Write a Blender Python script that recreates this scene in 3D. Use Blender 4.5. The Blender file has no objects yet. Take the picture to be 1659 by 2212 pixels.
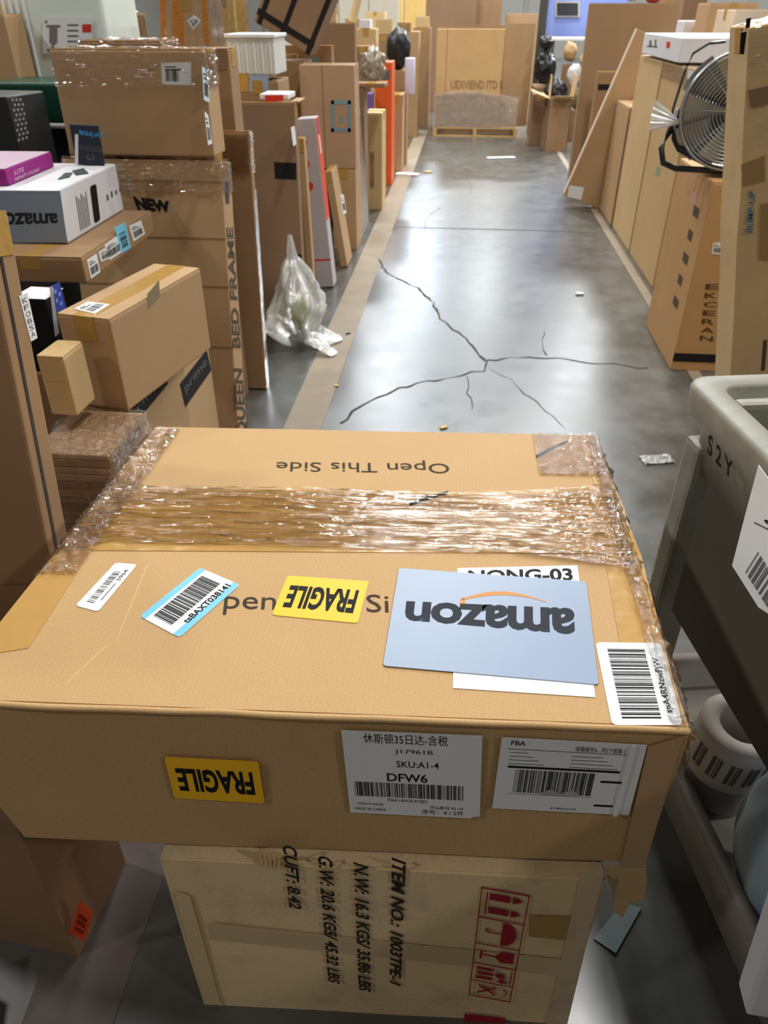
import bpy, bmesh, math, random
from mathutils import Vector, Matrix, Euler, noise
random.seed(7)
S = bpy.context.scene
COL = S.collection
R = math.radians
# ------------------------------------------------------------------ camera
CAMH = 1.55; FPX = 1600.0; CX = 829.5; CY = 1106.0
PIT = R(34.17); YAW = R(5.57)
cam_d = bpy.data.cameras.new('camera'); cam = bpy.data.objects.new('camera', cam_d); COL.objects.link(cam)
cam.location = (0, 0, CAMH); cam.rotation_euler = (R(90) - PIT, 0, YAW)
cam_d.sensor_fit = 'VERTICAL'; cam_d.sensor_height = 34.6; cam_d.lens = 34.6 * FPX / 2212.0
cam_d.clip_start = 0.02; cam_d.clip_end = 100
cam_d.dof.use_dof = True; cam_d.dof.focus_distance = 1.12; cam_d.dof.aperture_fstop = 7.5
S.camera = cam
# ------------------------------------------------------------------ view + world
S.view_settings.view_transform = 'Standard'; S.view_settings.look = 'None'
S.view_settings.gamma = 1; S.view_settings.use_curve_mapping = False
S.view_settings.exposure = 0.28
W = bpy.data.worlds.new('world'); S.world = W; W.use_nodes = True
W.node_tree.nodes['Background'].inputs[0].default_value = (0.95, 0.97, 1.0, 1)
W.node_tree.nodes['Background'].inputs[1].default_value = 0.05
# ------------------------------------------------------------------ warehouse high bay lamps, plus added lights
def lamp(x, y, z, e, size, col=(1, 0.97, 0.92)):
    d = bpy.data.lights.new('overhead_or_added_light', 'AREA'); d.shape = 'DISK'; d.size = size; d.energy = e; d.color = col
    o = bpy.data.objects.new('overhead_or_added_light', d); o.location = (x, y, z); COL.objects.link(o)
LE = 235
for ly in (-3.0, 2.2, 8.0, 14.0, 20.0, 27.0):
    for lx in (-6.5, 7.0):
        lamp(lx, ly, 7.6, LE * (0.7 if ly < 0 else 0.95), 0.7)
lamp(1.6, 2.9, 7.6, 215, 0.7); lamp(-0.8, 7.4, 7.6, 130, 0.7); lamp(1.5, 12.3, 7.6, 330, 0.6); lamp(0.2, 9.6, 7.6, 150, 0.6)  # after the first, lamps added for film highlights and a brighter pallet box
for lx, ly in ((6.4, 18.0), (3.6, 21.0), (1.0, 28.0), (8.5, 24.0), (-1.0, 12.0), (-2.0, 20.0)):
    lamp(lx, ly, 7.6, LE * 1.2, 1.0, (0.93, 0.97, 1.0))
# skylights over the aisle, mirrored in the polished floor
for lx, ly, e, sz in ((8.2, 20.5, 800, 2.0), (5.4, 17.0, 650, 1.6), (8.6, 30.5, 600, 2.0), (-1.6, 31.0, 560, 1.2)):
    lamp(lx, ly, 7.8, e, sz, (0.80, 0.90, 1.0))

# ------------------------------------------------------------------ pixel -> place (survey helpers from the measured camera)
_cp, _sp, _cy, _sy = math.cos(PIT), math.sin(PIT), math.cos(YAW), math.sin(YAW)
_R = Vector((_cy, _sy, 0)); _F = Vector((-_sy * _cp, _cy * _cp, -_sp)); _U = Vector((-_sy * _sp, _cy * _sp, _cp))
EYE = Vector((0, 0, CAMH))
def ray(px, py): return _R * (px - CX) + _U * (CY - py) + _F * FPX
def onplane(px, py, p0, n):
    d = ray(px, py); n = Vector(n); return EYE + d * ((Vector(p0) - EYE).dot(n) / d.dot(n))
def onZ(px, py, z=0.0): return onplane(px, py, (0, 0, z), (0, 0, 1))
def onY(px, py, y): return onplane(px, py, (0, y, 0), (0, 1, 0))
def onX(px, py, x): return onplane(px, py, (x, 0, 0), (1, 0, 0))

# ------------------------------------------------------------------ materials
MATS = {}
def newmat(name):
    m = bpy.data.materials.new(name); m.use_nodes = True
    nt = m.node_tree; return m, nt, nt.nodes['Principled BSDF']
def nd(nt, t, **kw):
    n = nt.nodes.new(t)
    for k, v in kw.items():
        if k.startswith('i_'):
            n.inputs[int(k[2:]) if k[2:].isdigit() else k[2:]].default_value = v
        else: setattr(n, k, v)
    return n
def s2l(c): return tuple((x / 255.0 / 12.92) if x / 255.0 < 0.04045 else ((x / 255.0 + 0.055) / 1.055) ** 2.4 for x in c)
def plain(name, rgb, rough=0.5, metal=0.0, var=0.08, scale=6.0, bump=0.0, bscale=80.0, coat=0.0):
    if name in MATS: return MATS[name]
    m, nt, b = newmat(name); L = nt.links
    c = s2l(rgb)
    tc = nd(nt, 'ShaderNodeTexCoord'); no = nd(nt, 'ShaderNodeTexNoise'); no.inputs['Scale'].default_value = scale; no.inputs['Detail'].default_value = 4
    L.new(tc.outputs['Object'], no.inputs['Vector'])
    mx = nd(nt, 'ShaderNodeMix', data_type='RGBA'); mx.inputs[6].default_value = tuple(x * (1 - var) for x in c) + (1,); mx.inputs[7].default_value = tuple(min(1, x * (1 + var)) for x in c) + (1,)
    L.new(no.outputs['Fac'], mx.inputs[0]); L.new(mx.outputs[2], b.inputs['Base Color'])
    b.inputs['Roughness'].default_value = rough; b.inputs['Metallic'].default_value = metal
    if 'ink' in name or 'print' in name: b.inputs['Specular IOR Level'].default_value = 0.12; b.inputs['Roughness'].default_value = max(rough, .6)
    if coat: b.inputs['Coat Weight'].default_value = coat
    if bump:
        n2 = nd(nt, 'ShaderNodeTexNoise'); n2.inputs['Scale'].default_value = bscale; L.new(tc.outputs['Object'], n2.inputs['Vector'])
        bp = nd(nt, 'ShaderNodeBump'); bp.inputs['Strength'].default_value = bump; bp.inputs['Distance'].default_value = 0.01
        L.new(n2.outputs['Fac'], bp.inputs['Height']); L.new(bp.outputs['Normal'], b.inputs['Normal'])
    MATS[name] = m; return m
def board(name, rgb, var=0.16, flute='Z', rough=0.72, stain=0.0, tint=(120, 80, 40)):
    """corrugated cardboard: kraft paper with fibre grain, faint flutes and blotches"""
    if name in MATS: return MATS[name]
    m, nt, b = newmat(name); L = nt.links; c = s2l(rgb)
    tc = nd(nt, 'ShaderNodeTexCoord')
    big = nd(nt, 'ShaderNodeTexNoise'); big.inputs['Scale'].default_value = 3.5; big.inputs['Detail'].default_value = 5; big.inputs['Roughness'].default_value = 0.6
    fine = nd(nt, 'ShaderNodeTexNoise'); fine.inputs['Scale'].default_value = 420; fine.inputs['Detail'].default_value = 3
    wv = nd(nt, 'ShaderNodeTexWave', bands_direction={'X': 'X', 'Y': 'Y', 'Z': 'Z'}[flute]); wv.inputs['Scale'].default_value = 42; wv.inputs['Distortion'].default_value = 0.6
    for n in (big, fine, wv): L.new(tc.outputs['Object'], n.inputs['Vector'])
    m1 = nd(nt, 'ShaderNodeMix', data_type='RGBA'); m1.inputs[6].default_value = tuple(x * (1 - var) for x in c) + (1,); m1.inputs[7].default_value = tuple(min(1, x * (1 + var)) for x in c) + (1,)
    L.new(big.outputs['Fac'], m1.inputs[0])
    mf = nd(nt, 'ShaderNodeMapRange'); mf.inputs[1].default_value = 0.3; mf.inputs[2].default_value = 0.7; mf.inputs[3].default_value = 0.9; mf.inputs[4].default_value = 1.09
    L.new(fine.outputs['Fac'], mf.inputs[0])
    mw = nd(nt, 'ShaderNodeMapRange'); mw.inputs[3].default_value = 0.99; mw.inputs[4].default_value = 1.01; L.new(wv.outputs['Fac'], mw.inputs[0])
    mm = nd(nt, 'ShaderNodeMath', operation='MULTIPLY'); L.new(mf.outputs[0], mm.inputs[0]); L.new(mw.outputs[0], mm.inputs[1])
    vm = nd(nt, 'ShaderNodeVectorMath', operation='SCALE'); L.new(m1.outputs[2], vm.inputs[0]); L.new(mm.outputs[0], vm.inputs[3])
    outc = vm.outputs[0]
    if stain:
        st = nd(nt, 'ShaderNodeTexNoise'); st.inputs['Scale'].default_value = 7; st.inputs['Detail'].default_value = 8; st.inputs['Roughness'].default_value = 0.7; L.new(tc.outputs['Object'], st.inputs['Vector'])
        sr = nd(nt, 'ShaderNodeMapRange'); sr.inputs[1].default_value = 0.5; sr.inputs[2].default_value = 0.72; sr.inputs[4].default_value = stain; L.new(st.outputs['Fac'], sr.inputs[0])
        m2 = nd(nt, 'ShaderNodeMix', data_type='RGBA'); L.new(sr.outputs[0], m2.inputs[0]); L.new(outc, m2.inputs[6]); m2.inputs[7].default_value = s2l(tint) + (1,)
        outc = m2.outputs[2]
    L.new(outc, b.inputs['Base Color']); b.inputs['Roughness'].default_value = rough; b.inputs['Specular IOR Level'].default_value = 0.3
    bp = nd(nt, 'ShaderNodeBump'); bp.inputs['Strength'].default_value = 0.22; bp.inputs['Distance'].default_value = 0.004
    ad = nd(nt, 'ShaderNodeMath', operation='ADD'); L.new(big.outputs['Fac'], ad.inputs[0]); L.new(mw.outputs[0], ad.inputs[1])
    L.new(ad.outputs[0], bp.inputs['Height']); L.new(bp.outputs['Normal'], b.inputs['Normal'])
    MATS[name] = m; return m
def film(name, tint=(1, 1, 1), base=0.06, rough=0.12, scale=60, stretch=(1, 1, 1), bump=0.6, milky=0.0):
    """clear stretch film / glossy tape: transparent with wrinkled glossy reflections"""
    if name in MATS: return MATS[name]
    m = bpy.data.materials.new(name); m.use_nodes = True; nt = m.node_tree; nt.nodes.clear(); L = nt.links
    out = nd(nt, 'ShaderNodeOutputMaterial'); tr = nd(nt, 'ShaderNodeBsdfTransparent'); tr.inputs[0].default_value = tuple(tint) + (1,)
    gl = nd(nt, 'ShaderNodeBsdfGlossy'); gl.inputs['Roughness'].default_value = rough; gl.inputs[0].default_value = (1, 1, 1, 1)
    tc = nd(nt, 'ShaderNodeTexCoord'); mp = nd(nt, 'ShaderNodeMapping'); mp.inputs['Scale'].default_value = stretch; L.new(tc.outputs['Object'], mp.inputs[0])
    no = nd(nt, 'ShaderNodeTexNoise'); no.inputs['Scale'].default_value = scale; no.inputs['Detail'].default_value = 5; no.inputs['Distortion'].default_value = 1.2; L.new(mp.outputs[0], no.inputs['Vector'])
    bp = nd(nt, 'ShaderNodeBump'); bp.inputs['Strength'].default_value = bump; bp.inputs['Distance'].default_value = 0.012
    L.new(no.outputs['Fac'], bp.inputs['Height']); L.new(bp.outputs['Normal'], gl.inputs['Normal'])
    fr = nd(nt, 'ShaderNodeFresnel'); fr.inputs[0].default_value = 1.5; L.new(bp.outputs['Normal'], fr.inputs['Normal'])
    ad = nd(nt, 'ShaderNodeMath', operation='MULTIPLY_ADD', use_clamp=True); L.new(fr.outputs[0], ad.inputs[0]); ad.inputs[1].default_value = 0.9; ad.inputs[2].default_value = base
    mx = nd(nt, 'ShaderNodeMixShader'); L.new(ad.outputs[0], mx.inputs[0]); L.new(tr.outputs[0], mx.inputs[1]); L.new(gl.outputs[0], mx.inputs[2])
    last = mx
    if milky:
        df = nd(nt, 'ShaderNodeBsdfDiffuse'); df.inputs[0].default_value = (0.9, 0.92, 0.92, 1)
        m3 = nd(nt, 'ShaderNodeMixShader'); m3.inputs[0].default_value = milky; L.new(mx.outputs[0], m3.inputs[1]); L.new(df.outputs[0], m3.inputs[2]); last = m3
    L.new(last.outputs[0], out.inputs[0]); MATS[name] = m; return m

KRAFT = board('kraft_board', (178, 146, 108)); KRAFT_X = board('kraft_board_hero', (190, 155, 108), flute='X', var=0.08)
DARK = board('dark_kraft_board', (154, 123, 90)); PINK = board('rosy_kraft_board', (176, 142, 112)); YEL = board('yellow_kraft_board', (198, 170, 124))
WORN = board('worn_kraft_board', (192, 162, 116), stain=0.3, tint=(156, 136, 112)); BROWN = board('brown_kraft_board', (138, 110, 84))
INNER = board('inner_kraft_board', (150, 112, 74)); BUFF = board('buff_board', (222, 190, 120))
KR = [KRAFT, DARK, PINK, YEL, WORN]
TAPE = plain('brown_packing_tape', (176, 138, 70), rough=0.22, bump=0.25, bscale=30)
TAPE2 = plain('clear_packing_tape', (196, 166, 118), rough=0.15, bump=0.3, bscale=25)
BLACKTAPE = plain('black_printed_tape', (34, 32, 34), rough=0.65)
WHITE = plain('white_label_paper', (228, 230, 232), rough=0.45, var=0.03); INK = plain('black_ink', (28, 28, 30), rough=0.6, var=0.02)
GREYINK = plain('grey_ink', (100, 100, 104), rough=0.6); FADED = plain('faded_stamp_ink', (88, 76, 62), rough=0.8)
YELLOW = plain('fragile_yellow', (250, 190, 0), rough=0.5, var=0.02); CYAN = plain('label_cyan', (120, 196, 226), rough=0.45, var=0.02)
AMZ = plain('blue_grey_card', (140, 158, 184), rough=0.38, var=0.02); SMILE = plain('orange_print', (214, 150, 92), rough=0.5, var=0.02)
AMZINK = plain('charcoal_print', (44, 50, 58), rough=0.5, var=0.02); CRIM = plain('crimson_print', (160, 36, 52), rough=0.7, var=0.1)
RED = plain('red_print', (206, 60, 44), rough=0.5); ORANGE = plain('orange_board', (224, 92, 30), rough=0.5)
BLUEINK = plain('blue_ink', (70, 120, 150), rough=0.6); PALEBLUE = plain('pale_blue_print', (120, 150, 160), rough=0.6)
FILM = film('stretch_film', scale=26, stretch=(0.22, 1.6, 1), bump=0.8, base=0.015, rough=0.10)
FILM_T = film('crumpled_film', scale=45, bump=1.0, base=0.03, rough=0.10)
FILM_S = film('wrapped_film', scale=22, bump=0.35, base=0.0, rough=0.12)
FILM_M = film('milky_film', scale=25, bump=0.8, base=0.15, rough=0.15, milky=0.35)
WOOD = plain('pallet_wood', (196, 162, 110), rough=0.7, var=0.2, scale=12)

# ------------------------------------------------------------------ mesh helpers
def link(name, me, mat, parent=None):
    o = bpy.data.objects.new(name, me); COL.objects.link(o)
    for mt in (mat if isinstance(mat, (list, tuple)) else [mat]): me.materials.append(mt)
    if parent is not None: o.parent = parent
    return o
def fin(name, bm, mat, parent=None, smooth=False):
    bmesh.ops.recalc_face_normals(bm, faces=bm.faces)
    me = bpy.data.meshes.new(name); bm.to_mesh(me); bm.free()
    if smooth:
        for p in me.polygons: p.use_smooth = True
    return link(name, me, mat, parent)
def tag(o, label, cat, group=None, kind=None):
    o['label'] = label; o['category'] = cat
    if group: o['group'] = group
    if kind: o['kind'] = kind
    return o
def struct(o): o['kind'] = 'structure'; return o
def empty(name, loc, rot=(0, 0, 0)):
    o = bpy.data.objects.new(name, None); COL.objects.link(o); o.location = loc; o.rotation_euler = rot; o.empty_display_size = 0.05
    return o
def mat_of(o): return Matrix.LocRotScale(o.location, o.rotation_euler, None)
def add_box(bm, x0, x1, y0, y1, z0, z1, M=None):
    vs = [bm.verts.new((x, y, z)) for x in (x0, x1) for y in (y0, y1) for z in (z0, z1)]
    if M is not None:
        for v in vs: v.co = M @ v.co
    for f in ((0, 1, 3, 2), (4, 6, 7, 5), (0, 4, 5, 1), (2, 3, 7, 6), (0, 2, 6, 4), (1, 5, 7, 3)): bm.faces.new([vs[i] for i in f])
    return vs
def bevel(bm, w, seg=2):
    bmesh.ops.bevel(bm, geom=list(bm.edges), offset=w, segments=seg, affect='EDGES', profile=0.6)
def bar(bm, a, b, w, t):
    """flat bar from a to b"""
    a = Vector(a); b = Vector(b); d = (b - a); L = d.length; q = d.to_track_quat('Z', 'Y').to_matrix().to_4x4(); q.translation = a
    add_box(bm, -w / 2, w / 2, -t / 2, t / 2, 0, L, q)
def tube(bm, pts, r, seg=8, closed=False):
    pts = [Vector(p) for p in pts]; rings = []; n = len(pts); up = Vector((0, 0, 1))
    for i, p in enumerate(pts):
        d = ((pts[(i + 1) % n] - pts[i - 1]) if closed else (pts[min(i + 1, n - 1)] - pts[max(i - 1, 0)])).normalized()
        a = d.cross(up if abs(d.z) < 0.95 else Vector((1, 0, 0))).normalized(); b = d.cross(a)
        rr = r[i] if isinstance(r, (list, tuple)) else r
        rings.append([bm.verts.new(p + (a * math.cos(k * 2 * math.pi / seg) + b * math.sin(k * 2 * math.pi / seg)) * rr) for k in range(seg)])
    for i in range(n if closed else n - 1):
        A, B = rings[i], rings[(i + 1) % n]
        for k in range(seg): bm.faces.new((A[k], A[(k + 1) % seg], B[(k + 1) % seg], B[k]))
    if not closed: bm.faces.new(rings[0][::-1]); bm.faces.new(rings[-1])
def lathe(bm, prof, seg=32, M=None):
    rings = []
    for (r, z) in prof:
        rings.append([bm.verts.new((r * math.cos(k * 2 * math.pi / seg), r * math.sin(k * 2 * math.pi / seg), z)) for k in range(seg)])
    for A, B in zip(rings, rings[1:]):
        for k in range(seg): bm.faces.new((A[k], A[(k + 1) % seg], B[(k + 1) % seg], B[k]))
    if M is not None:
        for rg in rings:
            for v in rg: v.co = M @ v.co

# ------------------------------------------------------------------ print on a surface: four world corners (TL, TR, BR, BL) -> flat artwork
class Quad:
    """a flat patch of a surface; u runs left to right, v bottom to top; parent is the thing it sticks to"""
    def __init__(s, corners, parent):
        s.tl, s.tr, s.br, s.bl = [Vector(c) for c in corners]; s.parent = parent
        s.inv = mat_of(parent).inverted() if parent is not None else Matrix.Identity(4)
        n = (s.tr - s.tl).cross(s.bl - s.tl)
        n = n.normalized()
        c = (s.tl + s.tr + s.br + s.bl) / 4
        s.n = n if n.dot(EYE - c) > 0 else -n
    def w(s, u, v, h=0.0):
        p = (s.bl * (1 - u) + s.br * u) * (1 - v) + (s.tl * (1 - u) + s.tr * u) * v
        return s.inv @ (p + s.n * h)
    def sub(s, u0, v0, u1, v1):
        I = s.inv.inverted()
        return Quad([I @ s.w(u0, v1), I @ s.w(u1, v1), I @ s.w(u1, v0), I @ s.w(u0, v0)], s.parent)
    def poly(s, bm, pts, h):
        bm.faces.new([bm.verts.new(s.w(u, v, h)) for u, v in pts])
    def slab(s, bm, pts, h0, h1):
        a = [bm.verts.new(s.w(u, v, h0)) for u, v in pts]; b = [bm.verts.new(s.w(u, v, h1)) for u, v in pts]
        bm.faces.new(b); n = len(a)
        for i in range(n): bm.faces.new((a[i], a[(i + 1) % n], b[(i + 1) % n], b[i]))
def rpts(r=0.0, n=4, ar=1.0):
    if r <= 0: return [(0, 0), (1, 0), (1, 1), (0, 1)]
    out = []
    for cx, cy, a0 in ((1 - r, r * ar, -90), (1 - r, 1 - r * ar, 0), (r, 1 - r * ar, 90), (r, r * ar, 180)):
        for k in range(n + 1):
            a = R(a0 + 90 * k / n); out.append((cx + r * math.cos(a), cy + r * ar * math.sin(a)))
    return out
def paper(q, name, mat, h0=0.0004, h1=0.0012, r=0.0, pts=None, parent=None):
    ar = (q.tr - q.tl).length / max(1e-6, (q.bl - q.tl).length)
    bm = bmesh.new(); q.slab(bm, pts or rpts(r, ar=ar), h0, h1); return fin(name, bm, mat, parent if parent is not None else q.parent)
_fc = {}
def glyphs(s, off=0.0, shear=0.0, space=1.0):
    key = (s, off, shear, space)
    if key in _fc: return _fc[key]
    cu = bpy.data.curves.new('t', 'FONT'); cu.body = s; cu.resolution_u = 3; cu.offset = off; cu.shear = shear; cu.space_character = space; cu.fill_mode = 'FRONT' if hasattr(cu, 'fill_mode') else cu.fill_mode
    o = bpy.data.objects.new('t', cu); COL.objects.link(o)
    dg = bpy.context.evaluated_depsgraph_get(); me = bpy.data.meshes.new_from_object(o.evaluated_get(dg))
    vs = [(v.co.x, v.co.y) for v in me.vertices]; fs = [tuple(p.vertices) for p in me.polygons]
    bpy.data.objects.remove(o); bpy.data.curves.remove(cu); bpy.data.meshes.remove(me)
    if vs:
        x0 = min(v[0] for v in vs); x1 = max(v[0] for v in vs); y0 = min(v[1] for v in vs); y1 = max(v[1] for v in vs)
        vs = [((x - x0) / max(1e-6, x1 - x0), (y - y0) / max(1e-6, y1 - y0)) for x, y in vs]
    _fc[key] = (vs, fs); return _fc[key]
def put_text(bm, q, s, box=(0, 0, 1, 1), h=0.0016, off=0.0, shear=0.0, space=1.0):
    vs, fs = glyphs(s, off, shear, space); u0, v0, u1, v1 = box
    bv = [bm.verts.new(q.w(u0 + x * (u1 - u0), v0 + y * (v1 - v0), h)) for x, y in vs]
    for f in fs:
        try: bm.faces.new([bv[i] for i in f])
        except ValueError: pass
def put_bars(bm, q, box, n=46, h=0.0016, seed=1, vertical=True):
    rnd = random.Random(seed); u0, v0, u1, v1 = box; ws = [rnd.choice((1, 1, 2, 3)) for _ in range(n * 2)]; tot = sum(ws); t = 0
    for i, w in enumerate(ws):
        a, b = t / tot, (t + w) / tot; t += w
        if i % 2: continue
        if vertical: q.poly(bm, [(u0 + (u1 - u0) * a, v0), (u0 + (u1 - u0) * b, v0), (u0 + (u1 - u0) * b, v1), (u0 + (u1 - u0) * a, v1)], h)
        else: q.poly(bm, [(u0, v0 + (v1 - v0) * a), (u1, v0 + (v1 - v0) * a), (u1, v0 + (v1 - v0) * b), (u0, v0 + (v1 - v0) * b)], h)
def rect(bm, q, u0, v0, u1, v1, h=0.0016): q.poly(bm, [(u0, v0), (u1, v0), (u1, v1), (u0, v1)], h)
def ink(name, bm, mat, parent): return fin(name, bm, mat, parent)
def text_part(q, s, mat=None, name='printed_text', **kw):
    bm = bmesh.new(); put_text(bm, q, s, **kw); return ink(name, bm, mat or INK, q.parent)

# ------------------------------------------------------------------ floor, walls, ceiling
def floor_mat():
    m, nt, b = newmat('polished_concrete'); L = nt.links
    tc = nd(nt, 'ShaderNodeTexCoord')
    a = nd(nt, 'ShaderNodeTexNoise'); a.inputs['Scale'].default_value = 0.9; a.inputs['Detail'].default_value = 7; a.inputs['Roughness'].default_value = 0.62; a.inputs['Distortion'].default_value = 0.5
    c = nd(nt, 'ShaderNodeTexNoise'); c.inputs['Scale'].default_value = 5.5; c.inputs['Detail'].default_value = 8; c.inputs['Roughness'].default_value = 0.65
    for n in (a, c): L.new(tc.outputs['Object'], n.inputs['Vector'])
    r = nd(nt, 'ShaderNodeValToRGB'); e = r.color_ramp.elements; e[0].position = 0.32; e[0].color = s2l((62, 62, 58)) + (1,); e[1].position = 0.7; e[1].color = s2l((94, 93, 86)) + (1,)
    mx = nd(nt, 'ShaderNodeMath', operation='MULTIPLY_ADD'); mx.inputs[1].default_value = 0.45; L.new(c.outputs['Fac'], mx.inputs[0])
    hf = nd(nt, 'ShaderNodeMath', operation='MULTIPLY'); hf.inputs[1].default_value = 0.55; L.new(a.outputs['Fac'], hf.inputs[0]); L.new(hf.outputs[0], mx.inputs[2])
    L.new(mx.outputs[0], r.inputs[0]); L.new(r.outputs[0], b.inputs['Base Color'])
    rr = nd(nt, 'ShaderNodeMapRange'); rr.inputs[1].default_value = 0.3; rr.inputs[2].default_value = 0.7; rr.inputs[3].default_value = 0.26; rr.inputs[4].default_value = 0.44
    L.new(c.outputs['Fac'], rr.inputs[0]); L.new(rr.outputs[0], b.inputs['Roughness']); b.inputs['Specular IOR Level'].default_value = 0.8; b.inputs['Coat Weight'].default_value = 0.7; b.inputs['Coat Roughness'].default_value = 0.27; b.inputs['Coat Tint'].default_value = (0.9, 0.95, 1, 1)
    bp = nd(nt, 'ShaderNodeBump'); bp.inputs['Strength'].default_value = 0.12; bp.inputs['Distance'].default_value = 0.02; L.new(a.outputs['Fac'], bp.inputs['Height']); L.new(bp.outputs['Normal'], b.inputs['Normal'])
    return m
XW = 12.0; YB = 34.0; YF = -7.0
bm = bmesh.new(); add_box(bm, -XW, XW, YF, YB, -0.2, 0); FLOOR = struct(fin('floor', bm, floor_mat()))
WALLM = plain('grey_wall_panel', (128, 124, 116), rough=0.8); CEILM = plain('ceiling_deck', (84, 84, 82), rough=0.85)
for nm, d in (('wall_left', (-XW - .2, -XW, YF, YB, 0, 8.4)), ('wall_right', (XW, XW + .2, YF, YB, 0, 8.4)), ('wall_back', (-XW, XW, YB, YB + .2, 0, 8.4)), ('wall_front', (-XW, XW, YF - .2, YF, 0, 8.4))):
    bm = bmesh.new(); add_box(bm, *d)
    if nm == 'wall_back':
        for k in range(24): add_box(bm, -12 + k, -12 + k + 0.08, YB - 0.05, YB, 0, 8.4)
    struct(fin(nm, bm, WALLM))
bm = bmesh.new(); add_box(bm, -XW, XW, YF, YB, 8.4, 8.6); struct(fin('ceiling', bm, CEILM))
# painted aisle lines, joint and cracks
LINEM = plain('worn_aisle_line_paint', (138, 125, 106), rough=0.6, var=0.22, scale=9)
def ribbon(name, pts, w, mat, z=0.0015, jitter=0.0, seed=0):
    rnd = random.Random(seed); bm = bmesh.new(); L = [];
    for i, p in enumerate(pts):
        a = Vector(pts[max(0, i - 1)][:2]); b = Vector(pts[min(len(pts) - 1, i + 1)][:2]); d = (b - a).normalized(); n = Vector((-d.y, d.x)); ww = w * (1 + rnd.uniform(-jitter, jitter)) / 2
        L.append((bm.verts.new((p[0] + n.x * ww, p[1] + n.y * ww, z)), bm.verts.new((p[0] - n.x * ww, p[1] - n.y * ww, z))))
    for A, B in zip(L, L[1:]): bm.faces.new((A[0], A[1], B[1], B[0]))
    return fin(name, bm, mat, FLOOR)
ribbon('aisle_line', [(-0.65, 1.3 + y * 0.5) for y in range(0, 24)], 0.17, LINEM, jitter=0.03)
ribbon('aisle_line', [(-0.65 + .012 * (y % 2), -.5 + y * 0.2) for y in range(0, 10)], 0.17, plain('dirty_shaded_line_paint', (88, 76, 70), rough=.6, var=.3, scale=14), z=.001, jitter=0.1)  # near stretch darkened in its colour for dirt and the shade there
ribbon('aisle_line', [(1.245, 3.4 + y * 0.5) for y in range(0, 18)], 0.06, LINEM, jitter=0.05)
CRACKM = plain('crack_shadow', (62, 58, 54), rough=0.9); JOINTM = plain('joint_line', (82, 80, 74), rough=0.9)
def crack(px, w, seed, mat=CRACKM):
    rnd = random.Random(seed); P = [onZ(x, y) for x, y in px]; out = []
    for a, b in zip(P, P[1:]):
        n = max(2, int((b - a).length / 0.05))
        for k in range(n):
            p = a.lerp(b, k / n); out.append((p.x + rnd.uniform(-.009, .009), p.y + rnd.uniform(-.018, .018)))
    out.append((P[-1].x, P[-1].y)); ribbon('floor_crack', out, w, mat, z=0.002, jitter=0.6, seed=seed)
crack([(818, 560), (835, 590), (870, 607), (905, 622), (935, 655), (950, 690), (1000, 725), (1035, 765), (1050, 780)], 0.013, 1)
crack([(1050, 780), (1100, 773), (1160, 772), (1230, 778), (1300, 785), (1400, 795)], 0.008, 2)
crack([(1055, 780), (1045, 800), (1000, 810), (920, 825), (860, 838), (800, 868), (760, 892), (735, 915)], 0.009, 3)
crack([(1060, 795), (1100, 820), (1135, 850), (1180, 890), (1220, 925)], 0.004, 4, JOINTM)
crack([(1008, 815), (1012, 850), (1020, 885)], 0.004, 5, JOINTM); crack([(1180, 770), (1172, 740), (1176, 715)], 0.004, 6, JOINTM)
crack([(918, 498), (921, 470), (950, 450)], 0.008, 7, JOINTM); crack([(1015, 420), (1018, 400), (1010, 380)], 0.006, 8, JOINTM)
ribbon('floor_joint', [(-0.9 + i * 0.2, 6.62 + 0.0 * i) for i in range(0, 13)], 0.022, JOINTM, z=0.001, jitter=0.3)
ribbon('floor_joint', [(-0.9 + i * 0.2, 12.95) for i in range(0, 13)], 0.022, JOINTM, z=0.001, jitter=0.3)

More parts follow.
